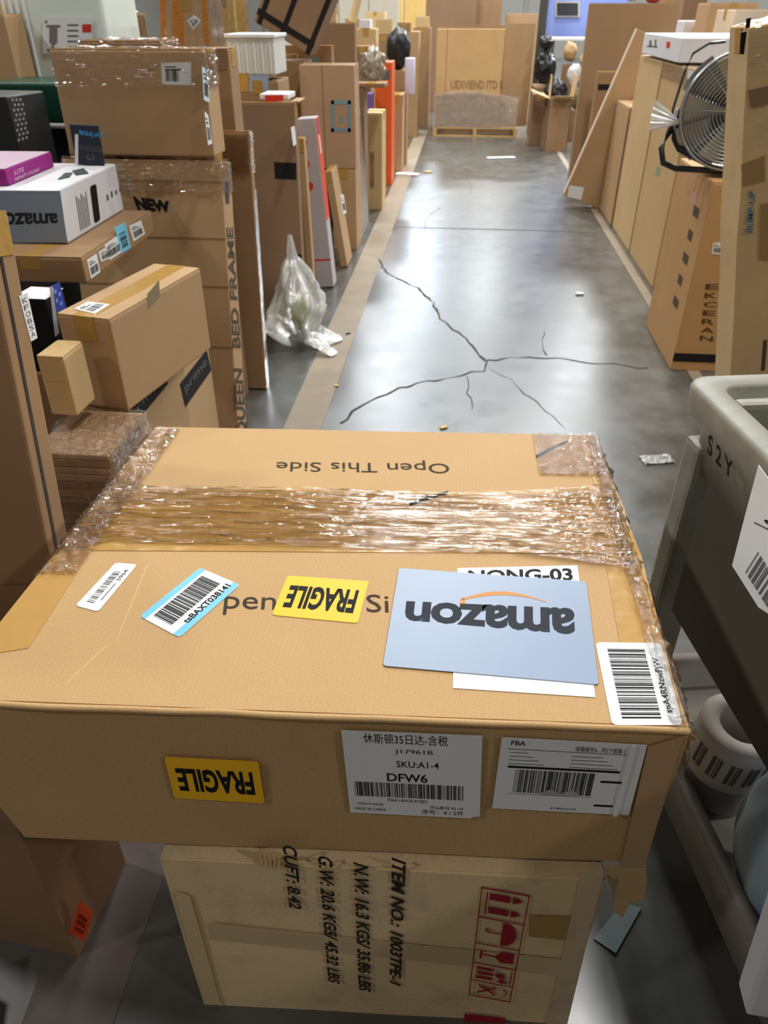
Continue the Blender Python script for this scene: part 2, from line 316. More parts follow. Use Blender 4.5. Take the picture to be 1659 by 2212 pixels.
# ------------------------------------------------------------------ cartons
def carton_body(w, d, h, x0, dent=0.0, bev=0.006, seed=0):
    bm = bmesh.new(); add_box(bm, x0, x0 + w, 0, d, 0, h)
    if dent > 0:
        bmesh.ops.subdivide_edges(bm, edges=list(bm.edges), cuts=9, use_grid_fill=True)
        for v in bm.verts:
            p = v.co * 4 + Vector((seed * 3.1, seed, 0))
            n = noise.noise_vector(p) * dent
            if v.co.z < 0.01: n.z = 0
            v.co += n
    else: bevel(bm, min(bev, w * .2, d * .2, h * .2), 2)
    return bm
def carton(label, loc, w, d, h, rot=(0, 0, 0), x0=None, mat=None, name='carton', cat='box', group=None, flaps=True, tape='t', dent=0.0, flap_axis=None, tape_mat=None, seed=0, split=None):
    """closed shipping carton: shell, two top flaps meeting at a seam, packing tape over the seam"""
    mat = mat or KRAFT
    if x0 is None: x0 = -w / 2
    loc = Vector(loc)
    if loc.z < .01: loc.z += max(0, -math.sin(rot[0])) * d + (max(0, math.sin(rot[1])) * (w + x0) + max(0, -math.sin(rot[1])) * -min(0, x0)) + (.0006 if (rot[0] or rot[1]) else 0)
    r = empty(name, loc, rot); tag(r, label, cat, group)
    t = 0.004 if flaps else 0
    fin('shell', carton_body(w, d, h - t, x0, dent, seed=seed), mat, r)
    ax = flap_axis or ('x' if w >= d else 'y')
    if flaps:
        g = 0.0025
        for k in (0, 1):
            bm = bmesh.new()
            if ax == 'x': add_box(bm, x0 + .002, x0 + w - .002, (0.002 if k == 0 else d / 2 + g), (d / 2 - g if k == 0 else d - .002), h - t - 0.001, h)
            else: add_box(bm, (x0 + .002 if k == 0 else x0 + w / 2 + g), (x0 + w / 2 - g if k == 0 else x0 + w - .002), .002, d - .002, h - t - 0.001, h)
            fin('flap', bm, mat, r)
    if tape:
        tw = min(0.032, d * .45, w * .45); e = 0.0008; dr = min(0.07, h * .5); tm = tape_mat or TAPE
        bm = bmesh.new()
        if ax == 'x':
            add_box(bm, x0 - e, x0 + w + e, d / 2 - tw, d / 2 + tw, h, h + e)
            add_box(bm, x0 - 2 * e, x0, d / 2 - tw, d / 2 + tw, h - dr, h + e); add_box(bm, x0 + w, x0 + w + 2 * e, d / 2 - tw, d / 2 + tw, h - dr, h + e)
        else:
            c = x0 + w / 2
            add_box(bm, c - tw, c + tw, -e, d + e, h, h + e); add_box(bm, c - tw, c + tw, -2 * e, 0, h - dr, h + e); add_box(bm, c - tw, c + tw, d, d + 2 * e, h - dr, h + e)
        fin('packing_tape', bm, tm, r)
    r['w'] = w; r['d'] = d; r['h'] = h; r['x0'] = x0
    return r
def fbox(label, Y, xl, xr, yt, z0=0.0, d=0.3, yb=None, lean=0.0, **kw):
    """carton whose front (towards the viewer) stands on plane y = Y; edges read off the photograph"""
    a = onY(xl, yt, Y); b = onY(xr, yt, Y); w = (b.x - a.x); z1 = a.z
    if yb is not None: z0 = onY(xl, yb, Y).z
    return carton(label, ((a.x + b.x) / 2, Y, z0), w, d, (z1 - z0) / math.cos(R(lean)), rot=(R(-lean), 0, 0), **kw)
def cbox(label, N, F, z0, w, ytop, side='R', **kw):
    """carton from its near bottom corner N and far bottom corner F (pixels) of the face that looks on the aisle"""
    n = onZ(N[0], N[1], z0); f = onZ(F[0], F[1], z0); dv = f - n; rz = math.atan2(-dv.x, dv.y); d = dv.length
    lo, hi = z0, 3.0
    for _ in range(40):
        m = (lo + hi) / 2; v = Vector((n.x, n.y, m)) - EYE; py = CY - FPX * v.dot(_U) / v.dot(_F)
        if py > ytop: lo = m
        else: hi = m
    return carton(label, n, w, d, lo - z0, rot=(0, 0, rz), x0=(-w if side == 'R' else 0.0), **kw)
def face(r, which):
    """world point and normal of a face of carton r"""
    M = mat_of(r); x0, w, d, h = r['x0'], r['w'], r['d'], r['h']
    p, n = {'front': ((x0, 0, 0), (0, -1, 0)), 'right': ((x0 + w, 0, 0), (1, 0, 0)), 'left': ((x0, 0, 0), (-1, 0, 0)), 'top': ((x0, 0, h + .001), (0, 0, 1))}[which]
    return M @ Vector(p), M.to_3x3() @ Vector(n)
def fq(r, which, px):
    p, n = face(r, which); return Quad([onplane(x, y, p, n) for x, y in px], r)
def rq(x0, y0, x1, y1): return [(x0, y0), (x1, y0), (x1, y1), (x0, y1)]
def ship_label(q, seed=0, name='shipping_label', bars=(0.12, 0.15, 0.88, 0.55), r=0.0, text=None, mat=None):
    p = paper(q, name, mat or WHITE, r=r); bm = bmesh.new(); put_bars(bm, q, bars, 16, seed=seed, h=.002)
    rect(bm, q, .12, .66, .7, .71, .002); rect(bm, q, .12, .78, .5, .83, .002); o = fin('barcode', bm, INK, r if False else p); return p
def child(o, p): o.parent = p; return o
def patch(q, name, mat, h1=0.0012): return paper(q, name, mat, h0=0.0002, h1=h1)

# ================================================================== HERO CARTON
HZ = 0.804; H0 = 0.505
c_nl = onZ(-130, 1515, HZ); c_nr = onZ(1490, 1577, HZ); c_fl = onZ(340, 922, HZ); c_fr = onZ(1285, 940, HZ)
hero = empty('large_flat_carton', ((c_nl.x + c_nr.x) / 2, c_nl.y, H0)); tag(hero, 'large flat kraft carton in front with blue grey card and yellow fragile stickers', 'box')
INV = mat_of(hero).inverted()
NU, NV = 40, 32
def hp(u, v, t):
    """hero point: u left-right, v near-far, t 0 bottom .. 1 top"""
    p = (c_nl * (1 - u) + c_nr * u) * (1 - v) + (c_fl * (1 - u) + c_fr * u) * v
    return Vector((p.x, p.y, H0 + (HZ - H0) * t))
bm = bmesh.new()
vs = [bm.verts.new(INV @ hp(u, v, t)) for u in (0, 1) for v in (0, 1) for t in (0, 1)]
for f in ((0, 1, 3, 2), (4, 6, 7, 5), (0, 4, 5, 1), (2, 3, 7, 6), (0, 2, 6, 4), (1, 5, 7, 3)): bm.faces.new([vs[i] for i in f])
bmesh.ops.subdivide_edges(bm, edges=list(bm.edges), cuts=31, use_grid_fill=True)
for v in bm.verts:
    p = v.co; w = p.copy()
    wx, wz = w.x, w.z
    edge = min(abs(w.z), abs(w.z - (HZ - H0)))
    n = noise.noise_vector(p * 5) * 0.0035
    if wz > HZ - H0 - 1e-4: n.z = -abs(n.z) * 0.25 ; n.x *= .5; n.y *= .5
    if wz < 1e-4: n.z = 0.0
    # front lower left corner crushed upwards
    if wz < 0.12 and wx < -0.33 and w.y < 0.15: n.x += 0.03 * (1 - wz / 0.12) * min(1, (-0.33 - wx) / 0.1)
    v.co += n
fin('shell', bm, KRAFT_X, hero)
def hq(px, z=HZ): return Quad([onZ(x, y, z) for x, y in px], hero)
# two broad top flaps, 4 mm board, meeting at the seam
def seam_v(u): return 0.555
for v0, v1 in ((0.006, 0.5685), (0.5725, 0.994)):
    bm = bmesh.new(); n = 24; A = []
    for i in range(n + 1):
        u = 0.004 + 0.992 * i / n; row = []
        for v in (v0, v1):
            for t in (0.997, 1.004): row.append(bm.verts.new(INV @ hp(u, v, t)))
        A.append(row)
    for a, b in zip(A, A[1:]):
        bm.faces.new((a[1], b[1], b[3], a[3])); bm.faces.new((a[0], a[2], b[2], b[0])); bm.faces.new((a[0], b[0], b[1], a[1])); bm.faces.new((a[2], a[3], b[3], b[2]))
    bm.faces.new([A[0][i] for i in (0, 1, 3, 2)]); bm.faces.new([A[-1][i] for i in (0, 2, 3, 1)])
    fin('top_flap', bm, KRAFT_X, hero)
HT = HZ + 0.0014
AMBER = plain('amber_packing_tape', (186, 146, 84), rough=0.2, var=0.1, bump=0.3, bscale=18)
AMBER2 = plain('clear_amber_tape', (190, 150, 88), rough=0.25, var=0.08, bump=0.3, bscale=18)
def htape(px, mat=AMBER, nm='packing_tape', h=0.0008): return paper(hq(px, HT), nm, mat, h0=0.0, h1=h)
htape([(262, 1049), (1338, 1082), (1384, 1197), (135, 1189)])
htape([(335, 924), (365, 926), (62, 1400), (-60, 1420)], AMBER2, h=0.0006)
htape([(1250, 942), (1283, 941), (1352, 1108), (1305, 1108)], AMBER2, h=0.0006)
htape([(1305, 1196), (1384, 1196), (1478, 1560), (1368, 1560)], AMBER2, h=0.0006)
# printed words on the top
def hero_text(s, px, mat=INK, **kw):
    q = hq(px, HT); return text_part(q, s, mat, **kw)
SOFTINK = plain('printed_box_ink', (66, 58, 48), rough=0.8)
hero_text('Open This Side', [(972, 1023), (596, 1018), (598, 992), (968, 995)], SOFTINK, h=.0004)
hero_text('Open This Side', [(420, 1273), (922, 1288), (926, 1338), (412, 1326)], SOFTINK, h=.0004)
# small white 5964 sticker
def on_hero(name, px, mat, r=0.06, z=HT): q = hq(px, z); return q, paper(q, name, mat, r=r, h0=0.0002, h1=0.0008)
q, p = on_hero('barcode_sticker', [(163, 1309), (250, 1216), (297, 1220), (212, 1322)], WHITE, 0.05)
p['label'] = 'small white barcode sticker'
bm = bmesh.new(); put_bars(bm, q, (0.12, 0.42, 0.82, 0.72), 24, h=.001, seed=5); put_text(bm, q, '5964', (0.62, 0.16, 0.86, 0.34), h=.001, off=.02); rect(bm, q, .2, .22, .56, .26, .001); ink('barcode', bm, GREYINK, p)
# cyan sticker
q, p = on_hero('barcode_sticker', [(302, 1332), (432, 1227), (519, 1264), (388, 1378)], WHITE, 0.05)
p['label'] = 'white barcode sticker with cyan borders'
for v0, v1 in ((0.0, 0.16), (0.86, 1.0)):
    pts = [(0.04, v0), (0.96, v0), (1, v0 + .06) if v0 == 0 else (1, v0), (1, v1) if v0 == 0 else (1, v1 - .06), (0.96, v1), (0.04, v1), (0, v1) if v0 == 0 else (0, v1 - .06), (0, v0 + .06) if v0 == 0 else (0, v0)]
    bm = bmesh.new(); q.poly(bm, pts, .00095); ink('cyan_border', bm, CYAN, p)
bm = bmesh.new(); put_bars(bm, q, (0.09, 0.34, 0.91, 0.80), 44, h=.0011, seed=8); put_text(bm, q, 'tsBAXT038141', (0.20, 0.12, 0.93, 0.26), h=.0012, off=.02); ink('barcode', bm, INK, p)
# fragile sticker on top
def fragile(q):
    p = paper(q, 'fragile_sticker', YELLOW, r=0.04, h0=0.0002, h1=0.0008); bm = bmesh.new(); put_text(bm, q, 'FRAGILE', (0.085, 0.24, 0.915, 0.80), h=.0011, off=.035); ink('printed_text', bm, INK, p)
    p['label'] = 'yellow fragile sticker'; return p
fragile(hq([(773, 1347), (587, 1329), (621, 1244), (797, 1256)], HT))
# white label beneath the card
q = hq([(988, 1228), (1247, 1222), (1286, 1507), (978, 1487)], HT); p = paper(q, 'address_label', WHITE, h0=0.0002, h1=0.0008); p['label'] = 'white label mostly covered by the card'
bm = bmesh.new(); put_text(bm, q, 'NONG-03', (0.09, 0.86, 0.95, 0.975), h=.0010, off=.03); ink('printed_text', bm, INK, p)
# blue grey card
q = hq([(1293, 1481), (827, 1440), (862, 1229), (1266, 1258)], HT); p = paper(q, 'card', AMZ, r=0.018, h0=0.0010, h1=0.0020); p['label'] = 'blue grey printed card'
bm = bmesh.new(); bq = hq([(1243, 1374), (873, 1342), (878, 1300), (1240, 1316)], HT)
put_text(bm, bq, 'amazon', (0, 0, 1, 1.0), h=.0023, off=.032, space=.94); ink('printed_text', bm, AMZINK, p)
bm = bmesh.new(); arc = []
sq = hq([(1180, 1318), (995, 1318), (995, 1280), (1180, 1280)], HT)
top = []; bot = []
for i in range(21):
    t = i / 20; w_ = 0.11 + 0.16 * math.sin(math.pi * min(1, t * 1.1)) ; yc = 0.72 - 0.62 * math.sin(math.pi * (0.06 + 0.80 * t)) ; top.append((t * 0.98, yc + w_ / 2 * (0.3 + t))); bot.append((t * 0.98, yc - w_ / 2 * (0.3 + t)))
for i in range(20): sq.poly(bm, [bot[i], bot[i + 1], top[i + 1], top[i]], .0023)
sq.poly(bm, [(0.84, 0.93), (1.02, 1.02), (0.94, 0.88)], .0023); sq.poly(bm, [(0.94, .88), (1.02, 1.02), (1.0, 0.36), (0.955, 0.38)], .0023)
ink('printed_smile', bm, SMILE, p)
# right hand barcode sticker
q, p = on_hero('barcode_sticker', [(1322, 1567), (1286, 1388), (1428, 1390), (1475, 1567)], WHITE, 0.05)
p['label'] = 'large white barcode sticker at the corner'
bm = bmesh.new(); put_bars(bm, q, (0.07, 0.28, 0.93, 0.84), 40, h=.0011, seed=11); put_text(bm, q, 'spA4RNzwPjW', (0.13, 0.07, 0.80, 0.20), h=.0012, off=.02); ink('barcode', bm, INK, p)
# pen strokes
for pts in ([(1157, 984), (1185, 968), (1228, 950), (1225, 956), (1188, 974), (1160, 990)], [(883, 1086), (920, 1073), (968, 1060), (966, 1066), (925, 1080), (886, 1092)]):
    bm = bmesh.new(); bm.faces.new([bm.verts.new(INV @ onZ(x, y, HT + .0012)) for x, y in pts]); ink('pen_stroke', bm, INK, hero)
# front face artwork
FP = hp(0, 0, 0.5); FN = (c_nr - c_nl).cross(Vector((0, 0, 1))).normalized(); FP = FP + FN * (0.004 if FN.y < 0 else -0.004)
def hf(px): return Quad([onplane(x, y, FP, FN) for x, y in px], hero)
fragile(hf([(572, 1735), (377, 1723), (355, 1634), (558, 1645)]))
q = hf([(737, 1577), (1042, 1589), (1036, 1768), (757, 1754)])
p = paper(q, 'shipping_label', WHITE, h0=0.0, h1=0.0008, pts=[(0, 0), (0.93, 0), (0.95, 0.025), (1, 0.03), (1, 1), (0, 1)]); p['label'] = 'white shipping label with large routing code'
bm = bmesh.new(); T = lambda s, b, **k: put_text(bm, q, s, b, h=.0011, **k)
T('休斯顿35日达-含税', (0.155, 0.87, 0.755, 0.985)); T('J17961B', (0.375, 0.755, 0.65, 0.815)); T('SKU:A1-4', (0.38, 0.605, 0.69, 0.68), off=.005); T('DFW6', (0.305, 0.43, 0.605, 0.53), off=.015)
T('FBA18X2LK9JD', (0.30, 0.165, 0.60, 0.21)); T('(75019-4424)', (0.065, 0.105, 0.26, 0.145)); T('MADE IN CHINA', (0.04, 0.045, 0.28, 0.08)); T('中山新仓 05-10', (0.62, 0.10, 0.87, 0.145)); T('序号：4 / 5件', (0.555, 0.03, 0.875, 0.09))
put_bars(bm, q, (0.055, 0.23, 0.88, 0.41), 70, h=.0011, seed=21); ink('printed_text', bm, INK, p)
q = hf([(1084, 1592), (1398, 1609), (1358, 1760), (1063, 1745)])
p = paper(q, 'shipping_label', WHITE, h0=0.0, h1=0.0008); p['label'] = 'white folded customs label with smudged barcode'
bm = bmesh.new(); T = lambda s, b, **k: put_text(bm, q, s, b, h=.0011, **k)
T('FBA', (0.07, 0.91, 0.17, 0.97), off=.01); T('纸箱编号4，共5个纸箱-1', (0.52, 0.87, 0.86, 0.94)); rect(bm, q, .05, .855, .88, .862, .0011); rect(bm, q, .07, .605, .86, .635, .0011)
for i in range(4): rect(bm, q, .07, .81 - i * .05, .2 + .04 * i, .817 - i * .05, .0011); rect(bm, q, .5, .80 - i * .05, .72 + .04 * i, .807 - i * .05, .0011)
put_bars(bm, q, (0.13, 0.26, 0.70, 0.585), 52, h=.0011, seed=31); rect(bm, q, .1, .235, .7, .24, .0011); T('请不要遮住此标签', (0.42, 0.035, 0.61, 0.065))
rect(bm, q, .74, .46, .90, .49, .0011); rect(bm, q, .73, .11, .87, .14, .0011)
ink('printed_text', bm, INK, p)
bm = bmesh.new(); q.slab(bm, [(0.885, 0.0), (0.915, 0.0), (0.925, 1.0), (0.895, 1.0)], .0008, .004); ink('label_fold', bm, WHITE, p)
SMUDGE = plain('smudged_grey', (170, 170, 172), rough=0.6, var=.3, scale=40)
bm = bmesh.new(); q.poly(bm, [(0.32, 0.27), (0.4, 0.33), (0.47, 0.27), (0.55, 0.34), (0.6, 0.29), (0.62, 0.36), (0.6, .25), (0.45, 0.245), (.33, .25)], .0013); ink('smudge', bm, SMUDGE, p)
# tape wrapped over the front edge and right end
for px, mt in (([(1372, 1560), (1476, 1576), (1400, 1868), (1290, 1868)], AMBER2),):
    qq = hf([(1400, 1612), (1476, 1590), (1392, 1872), (1340, 1872)]); paper(qq, 'packing_tape', plain('pale_front_tape', (186, 150, 112), rough=.3), h0=0, h1=.0007)
# folded near edge: rounded roll of board along the top front edge
bm = bmesh.new(); pts = []
for i in range(40):
    t = i / 39; a = hp(t, 0, 1); a += Vector((0, -0.0005 + noise.noise(Vector((t * 9, 0, 0))) * .0022, -0.002 + noise.noise(Vector((t * 12, 3, 0))) * .0012)); pts.append(INV @ a)
tube(bm, pts, 0.0048, 8); fin('folded_edge', bm, KRAFT_X, hero, smooth=True)
# torn flap hanging at lower right corner
bm = bmesh.new(); tp = [(1306, 1876), (1395, 1870), (1398, 1908), (1388, 1950), (1362, 1948), (1345, 1982), (1328, 1972), (1322, 1925), (1312, 1898)]
qv = [onplane(x, y, FP, FN) for x, y in tp]
a = [bm.verts.new(INV @ (p - FN * 0.0)) for p in qv]; b = [bm.verts.new(INV @ (p - FN * (0.004 if FN.y < 0 else -0.004))) for p in qv]
bm.faces.new(a); bm.faces.new(b[::-1])
for i in range(len(a)): bm.faces.new((a[i], a[(i + 1) % len(a)], b[(i + 1) % len(a)], b[i]))
fin('torn_flap', bm, WORN, hero)
# creases pressed in the top flaps
CREASE = board('creased_kraft', (214, 182, 132))
for a, b_ in (((328, 1195), (236, 1420)), ((180, 1195), (110, 1300)), ((250, 1375), (118, 1500)), ((1155, 945), (1170, 1040)), ((1205, 1040), (1190, 1000))):
    pa = onZ(*a, HT); pb = onZ(*b_, HT); bm = bmesh.new(); tube(bm, [INV @ pa.lerp(pb, k / 6) - Vector((0, 0, .0010)) for k in range(7)], [.0002, .0011, .0014, .0014, .0013, .001, .0002], 6); fin('crease_ridge', bm, CREASE, hero, smooth=True)
# stretch film band round the carton with real wrinkles, and bunched film at both ends
def sheet(name, f, nu, nv, mat, parent, smooth=True):
    bm = bmesh.new(); g = [[bm.verts.new(f(i / nu, j / nv)) for j in range(nv + 1)] for i in range(nu + 1)]
    for i in range(nu):
        for j in range(nv): bm.faces.new((g[i][j], g[i + 1][j], g[i + 1][j + 1], g[i][j + 1]))
    return fin(name, bm, mat, parent, smooth)
def ridge(x, y, sx, sy, amp, seed=0):
    n = noise.noise(Vector((x * sx, y * sy, seed))); return (1 - abs(n) * 2.2) ** 3 * amp if abs(n) < .45 else 0
def band(u, v):
    U = -0.012 + 1.024 * u; edge_w = 0.0 + max(0, (0.09 - u) / .09) * 0.10 + max(0, (u - .78) / .22) * 0.10
    V = (0.455 - edge_w * .6) + v * (0.23 + edge_w * 1.2) + 0.006 * noise.noise(Vector((u * 8, 1, v)))
    p = hp(U, V, 1); p.z = HT + 0.003 + ridge(u, v, 2.6, 18, .0045) + ridge(u, v, 8, 34, .003, 4) + max(0, (0.07 - u)) * .06 * abs(noise.noise(Vector((u * 60, v * 60, 2)))) + max(0, u - .8) * .04 * abs(noise.noise(Vector((u * 50, v * 50, 7))))
    if U < 0: p.z -= 0.012
    if U > 1: p.z -= 0.012
    return INV @ p
sheet('stretch_film', band, 260, 60, FILM, hero)
def endfilm(side, v0, v1, seed, drop=0.10, spread=0.05):
    def f(u, v):
        V = v0 + (v1 - v0) * u; a = v * 1.6 - 0.6
        amp = .011 * min(1, u * 6, (1 - u) * 6)
        k = noise.noise(Vector((u * 24, v * 14, seed))) * amp + ridge(u, v, 26, 6, .007, seed)
        if a < 0: p = hp(1 + a * spread if side > 0 else -a * spread, V, 1); p.z = HT + .002 + abs(k)
        else: p = hp(1 if side > 0 else 0, V, 1); p.z = HT + .002 - a * drop; p.x += side * (0.003 + abs(k) + 0.004 * (a > 0.02))
        return INV @ p
    sheet('bunched_film', f, 110, 26, FILM_T, hero)
endfilm(1, 0.0, 1.0, 3, drop=0.11, spread=0.04)
endfilm(-1, 0.34, 0.99, 9, drop=0.05, spread=0.10)
def farcorner(u, v):
    p = hp(0.86 + 0.14 * u, 0.78 + 0.22 * v, 1); p.z = HT + .003 + abs(noise.noise(Vector((u * 9, v * 9, 5)))) * .012 * u; return INV @ p
sheet('bunched_film', farcorner, 40, 40, FILM_T, hero)
# loose film tail at near right corner
def tail(u, v):
    p = hp(1.0, 0.02 + 0.10 * v, 1); p.x += 0.006 + 0.012 * math.sin(u * 5 + v * 3) * u + .006 * noise.noise(Vector((u * 8, v * 8, 1))); p.z -= u * (0.10 + .05 * (1 - v)); p.y -= .01 * u; return INV @ p
sheet('film_tail', tail, 30, 14, FILM_M, hero)

# ================================================================== LOWER CARTON UNDER THE HERO
la = onZ(440, 2170, 0.0); lb = onZ(1203, 2212, 0.0); dv = lb - la
lb = la + dv.normalized() * 0.668
low = carton('worn upright kraft carton under the large flat one, stamped with weights and red handling symbols', la, 0.668, 0.56, H0 - 0.016, rot=(0, 0, math.atan2(dv.y, dv.x)), x0=0.0, mat=board('pale_worn_board', (226, 200, 156), stain=.6, tint=(168, 146, 126)), name='upright_carton', dent=0.003, flap_axis='x')
lp, ln = face(low, 'front'); lp = lp + ln * 0.0028
def lq(px): return Quad([onplane(x, y, lp, ln) for x, y in px], low)
STAMP = plain('stamped_black_ink', (52, 44, 38), rough=0.85, var=.3, scale=60)
def italic(s, px): text_part(lq(px), s, STAMP, h=.0012, off=.028, shear=.32)
italic('ITEM NO.: 1003TPE-1', [(878, 1853), (866, 2130), (841, 2126), (846, 1850)])
italic('N.W: 16.3 KGS/ 35.86 LBS', [(797, 1864), (802, 2142), (775, 2140), (763, 1860)])
italic('G.W: 20.6 KGS/ 45.32 LBS', [(719, 1850), (735, 2125), (709, 2122), (686, 1847)])
italic('CUFT: 8.42', [(641, 1826), (652, 1963), (625, 1961), (610, 1824)])
# red handling symbols: u runs down the photo (reading direction), v to the right
q = lq([(1145, 1933), (1102, 2165), (1012, 2148), (1040, 1914)])
bm = bmesh.new()
def frm(u0, v0, u1, v1, t=.012, h=.001):
    rect(bm, q, u0, v0, u1, v0 + t * 2, h); rect(bm, q, u0, v1 - t * 2, u1, v1, h); rect(bm, q, u0, v0, u0 + t, v1, h); rect(bm, q, u1 - t, v0, u1, v1, h)
frm(0, 0, 1, 1)
for u in (.245, .475, .66, .835): rect(bm, q, u - .005, 0.02, u + .005, .98, .001)
rect(bm, q, .03, .12, .215, .15, .001)                         # up arrows
for u in (.04, .15): rect(bm, q, u, .2, u + .05, .62, .001); q.poly(bm, [(u - .005, .68), (u + .055, .68), (u + .025, .88)], .001)
umb = [(.36 + .10 * math.cos(R(a)), .55 + .32 * math.sin(R(a))) for a in range(0, 181, 15)]
q.poly(bm, umb, .001); rect(bm, q, .355, .22, .365, .56, .001); rect(bm, q, .33, .2, .365, .23, .001); rect(bm, q, .33, .2, .338, .3, .001)
q.poly(bm, [(.52, .9), (.61, .9), (.62, .62), (.575, .48), (.565, .48), (.515, .62)], .001); rect(bm, q, .564, .2, .576, .5, .001); rect(bm, q, .53, .14, .61, .19, .001)
for k in range(3): rect(bm, q, .69 + .045 * k, .12, .715 + .045 * k, .5, .001)
q.poly(bm, [(.72, .66), (.75, .8), (.78, .66), (.75, .52)], .001); q.poly(bm, [(.775, .72), (.80, .84), (.825, .72), (.80, .6)], .001); rect(bm, q, .69, .9, .81, .93, .001)
for a0, b0, a1, b1 in ((.87, .2, .95, .62), (.95, .2, .87, .62)):
    q.poly(bm, [(a0 - .01, b0), (a0 + .01, b0), (a1 + .01, b1), (a1 - .01, b1)], .001)
for i in range(8):
    a = R(200 * i / 7); b_ = R(200 * (i + 1) / 7) if i < 7 else a
    if i < 7: q.poly(bm, [(.91 + .035 * math.cos(a), .8 + .09 * math.sin(a)), (.91 + .035 * math.cos(b_), .8 + .09 * math.sin(b_)), (.91 + .022 * math.cos(b_), .8 + .06 * math.sin(b_)), (.91 + .022 * math.cos(a), .8 + .06 * math.sin(a))], .001)
ink('handling_symbols', bm, CRIM, low)
q = lq([(1092, 2200), (1075, 2330), (985, 2320), (1004, 2190)]); p = patch(q, 'red_block', CRIM, .001); bm = bmesh.new(); put_text(bm, q, 'TSI', (.12, .3, .6, .7), h=.0016, off=.03); ink('printed_text', bm, WORN, p)
# amber tape pieces and clear tape round the right edge
paper(lq([(1145, 1978), (1245, 1982), (1240, 2032), (1142, 2022)]), 'packing_tape', plain('old_yellow_tape', (170, 134, 66), rough=.3, var=.12), h0=0, h1=.001)
LTAPE = plain('grey_clear_tape', (206, 182, 148), rough=0.16, var=.12, bump=.5, bscale=20)
paper(lq([(1255, 1888), (1303, 1890), (1225, 2212), (1180, 2212)]), 'packing_tape', LTAPE, h0=0, h1=.001)
paper(lq([(376, 1925), (410, 1935), (478, 2172), (446, 2165)]), 'packing_tape', plain('pale_clear_tape', (214, 188, 146), rough=.3), h0=0, h1=.0008)
paper(lq([(455, 1995), (1240, 2075), (1232, 2110), (460, 2030)]), 'packing_tape', plain('dull_clear_tape', (206, 180, 142), rough=.25, var=.1), h0=0, h1=.0006)
# torn spot
bm = bmesh.new(); q = lq([(556, 1832), (612, 1842), (608, 1876), (566, 1866)])
for k in range(5): q.slab(bm, [(k * .2, .05), (k * .2 + .11, 0), (k * .2 + .13, .95), (k * .2 + .02, 1)], 0, .003)
fin('torn_flutes', bm, CREASE, low)

# ================================================================== LEFT SIDE, NEAR
def pbox(label, Y, bl, br, tl, d, z0=None, back=0.0, **kw):
    """carton on plane y = Y from its base left, base right and top left pixels; leans sideways as its left edge does"""
    a = onY(bl[0], bl[1], Y); b = onY(br[0], br[1], Y); t = onY(tl[0], tl[1], Y); z = a.z if z0 is None else z0
    w = abs(b.x - a.x); ry = math.atan2(t.x - a.x, t.z - a.z); h = math.hypot(t.x - a.x, t.z - z)
    return carton(label, (a.x - math.tan(ry) * (a.z - z), Y, z), w, d, h, rot=(R(-back), ry, 0), x0=0.0, **kw)
# tall flat carton at the left edge of the picture, leaning back
f1 = carton('tall flat kraft carton leaning at the left edge, label on its narrow side', (-0.75, 0.955, 0), 0.85, 0.085, 1.285, rot=(R(-10.5), 0, R(4)), x0=-0.85, mat=DARK, name='flat_carton')
q = fq(f1, 'right', [(40, 640), (58, 632), (80, 730), (66, 738)])
p = paper(q, 'shipping_label', WHITE, h1=.001); bm = bmesh.new()
for k in range(6): put_text(bm, q, 'KFOBSAYE'[k], (.2, .82 - k * .15, .8, .93 - k * .15), h=.0014)
ink('printed_text', bm, GREYINK, p)
bm = bmesh.new(); add_box(bm, 0.0, 0.0012, 0.026, 0.036, 0.02, 1.24); fin('open_seam', bm, plain('seam_shadow', (30, 24, 18)), f1)
bm = bmesh.new(); add_box(bm, -0.85, 0, -0.0015, 0, 0.60, 0.604); add_box(bm, -0.85, 0, -0.0015, 0, 0.16, 0.164); fin('score_line', bm, BROWN, f1)
# short open carton below it
sc = carton('short dark kraft carton on the floor at lower left with orange sticker', onZ(168, 2068), 0.42, 0.20, 0.60, rot=(0, 0, R(-6)), x0=-0.42, mat=BROWN, name='open_carton', flaps=False, tape=None, dent=.004)
q = fq(sc, 'front', [(176, 1940), (203, 1965), (186, 2028), (152, 2008)]); 
p = paper(q, 'orange_sticker', plain('orange_red_sticker', (222, 70, 20), rough=.5, var=.35, scale=60), h0=.004, h1=.006)
bm = bmesh.new(); put_bars(bm, q, (.2, .2, .8, .8), 6, h=.0065, seed=3, vertical=False); ink('printed_text', bm, plain('dark_red_ink', (130, 30, 14)), p)
bm = bmesh.new(); add_box(bm, -0.42, -0.0, 0.0, 0.004, 0.6, 0.66, Matrix.Rotation(R(-14), 4, 'X')); fin('flap', bm, BROWN, sc)
bm = bmesh.new(); add_box(bm, -0.004, 0, 0.0, 0.23, 0.595, 0.70); fin('flap', bm, KRAFT, sc)
tag(fin('blue_bag', (lambda b: (bmesh.ops.create_icosphere(b, subdivisions=3, radius=1.0), [setattr(v, 'co', Vector((v.co.x * .09, v.co.y * .05, v.co.z * .04)) * (1 + .15 * noise.noise(v.co * 3)) + Vector((-.86, .79, .67))) for v in b.verts], b)[2])(bmesh.new()), plain('teal_blue_bag', (30, 90, 120), rough=.35), None, True), 'blue bag sticking out of the open carton at the left edge', 'bag')
# small carton at the bottom left corner
carton('small kraft carton cut off by the bottom left corner of the picture', (-0.80, 0.44, 0), 0.35, 0.16, 0.12, rot=(0, 0, R(20)), x0=-0.35, mat=KRAFT, name='small_carton')
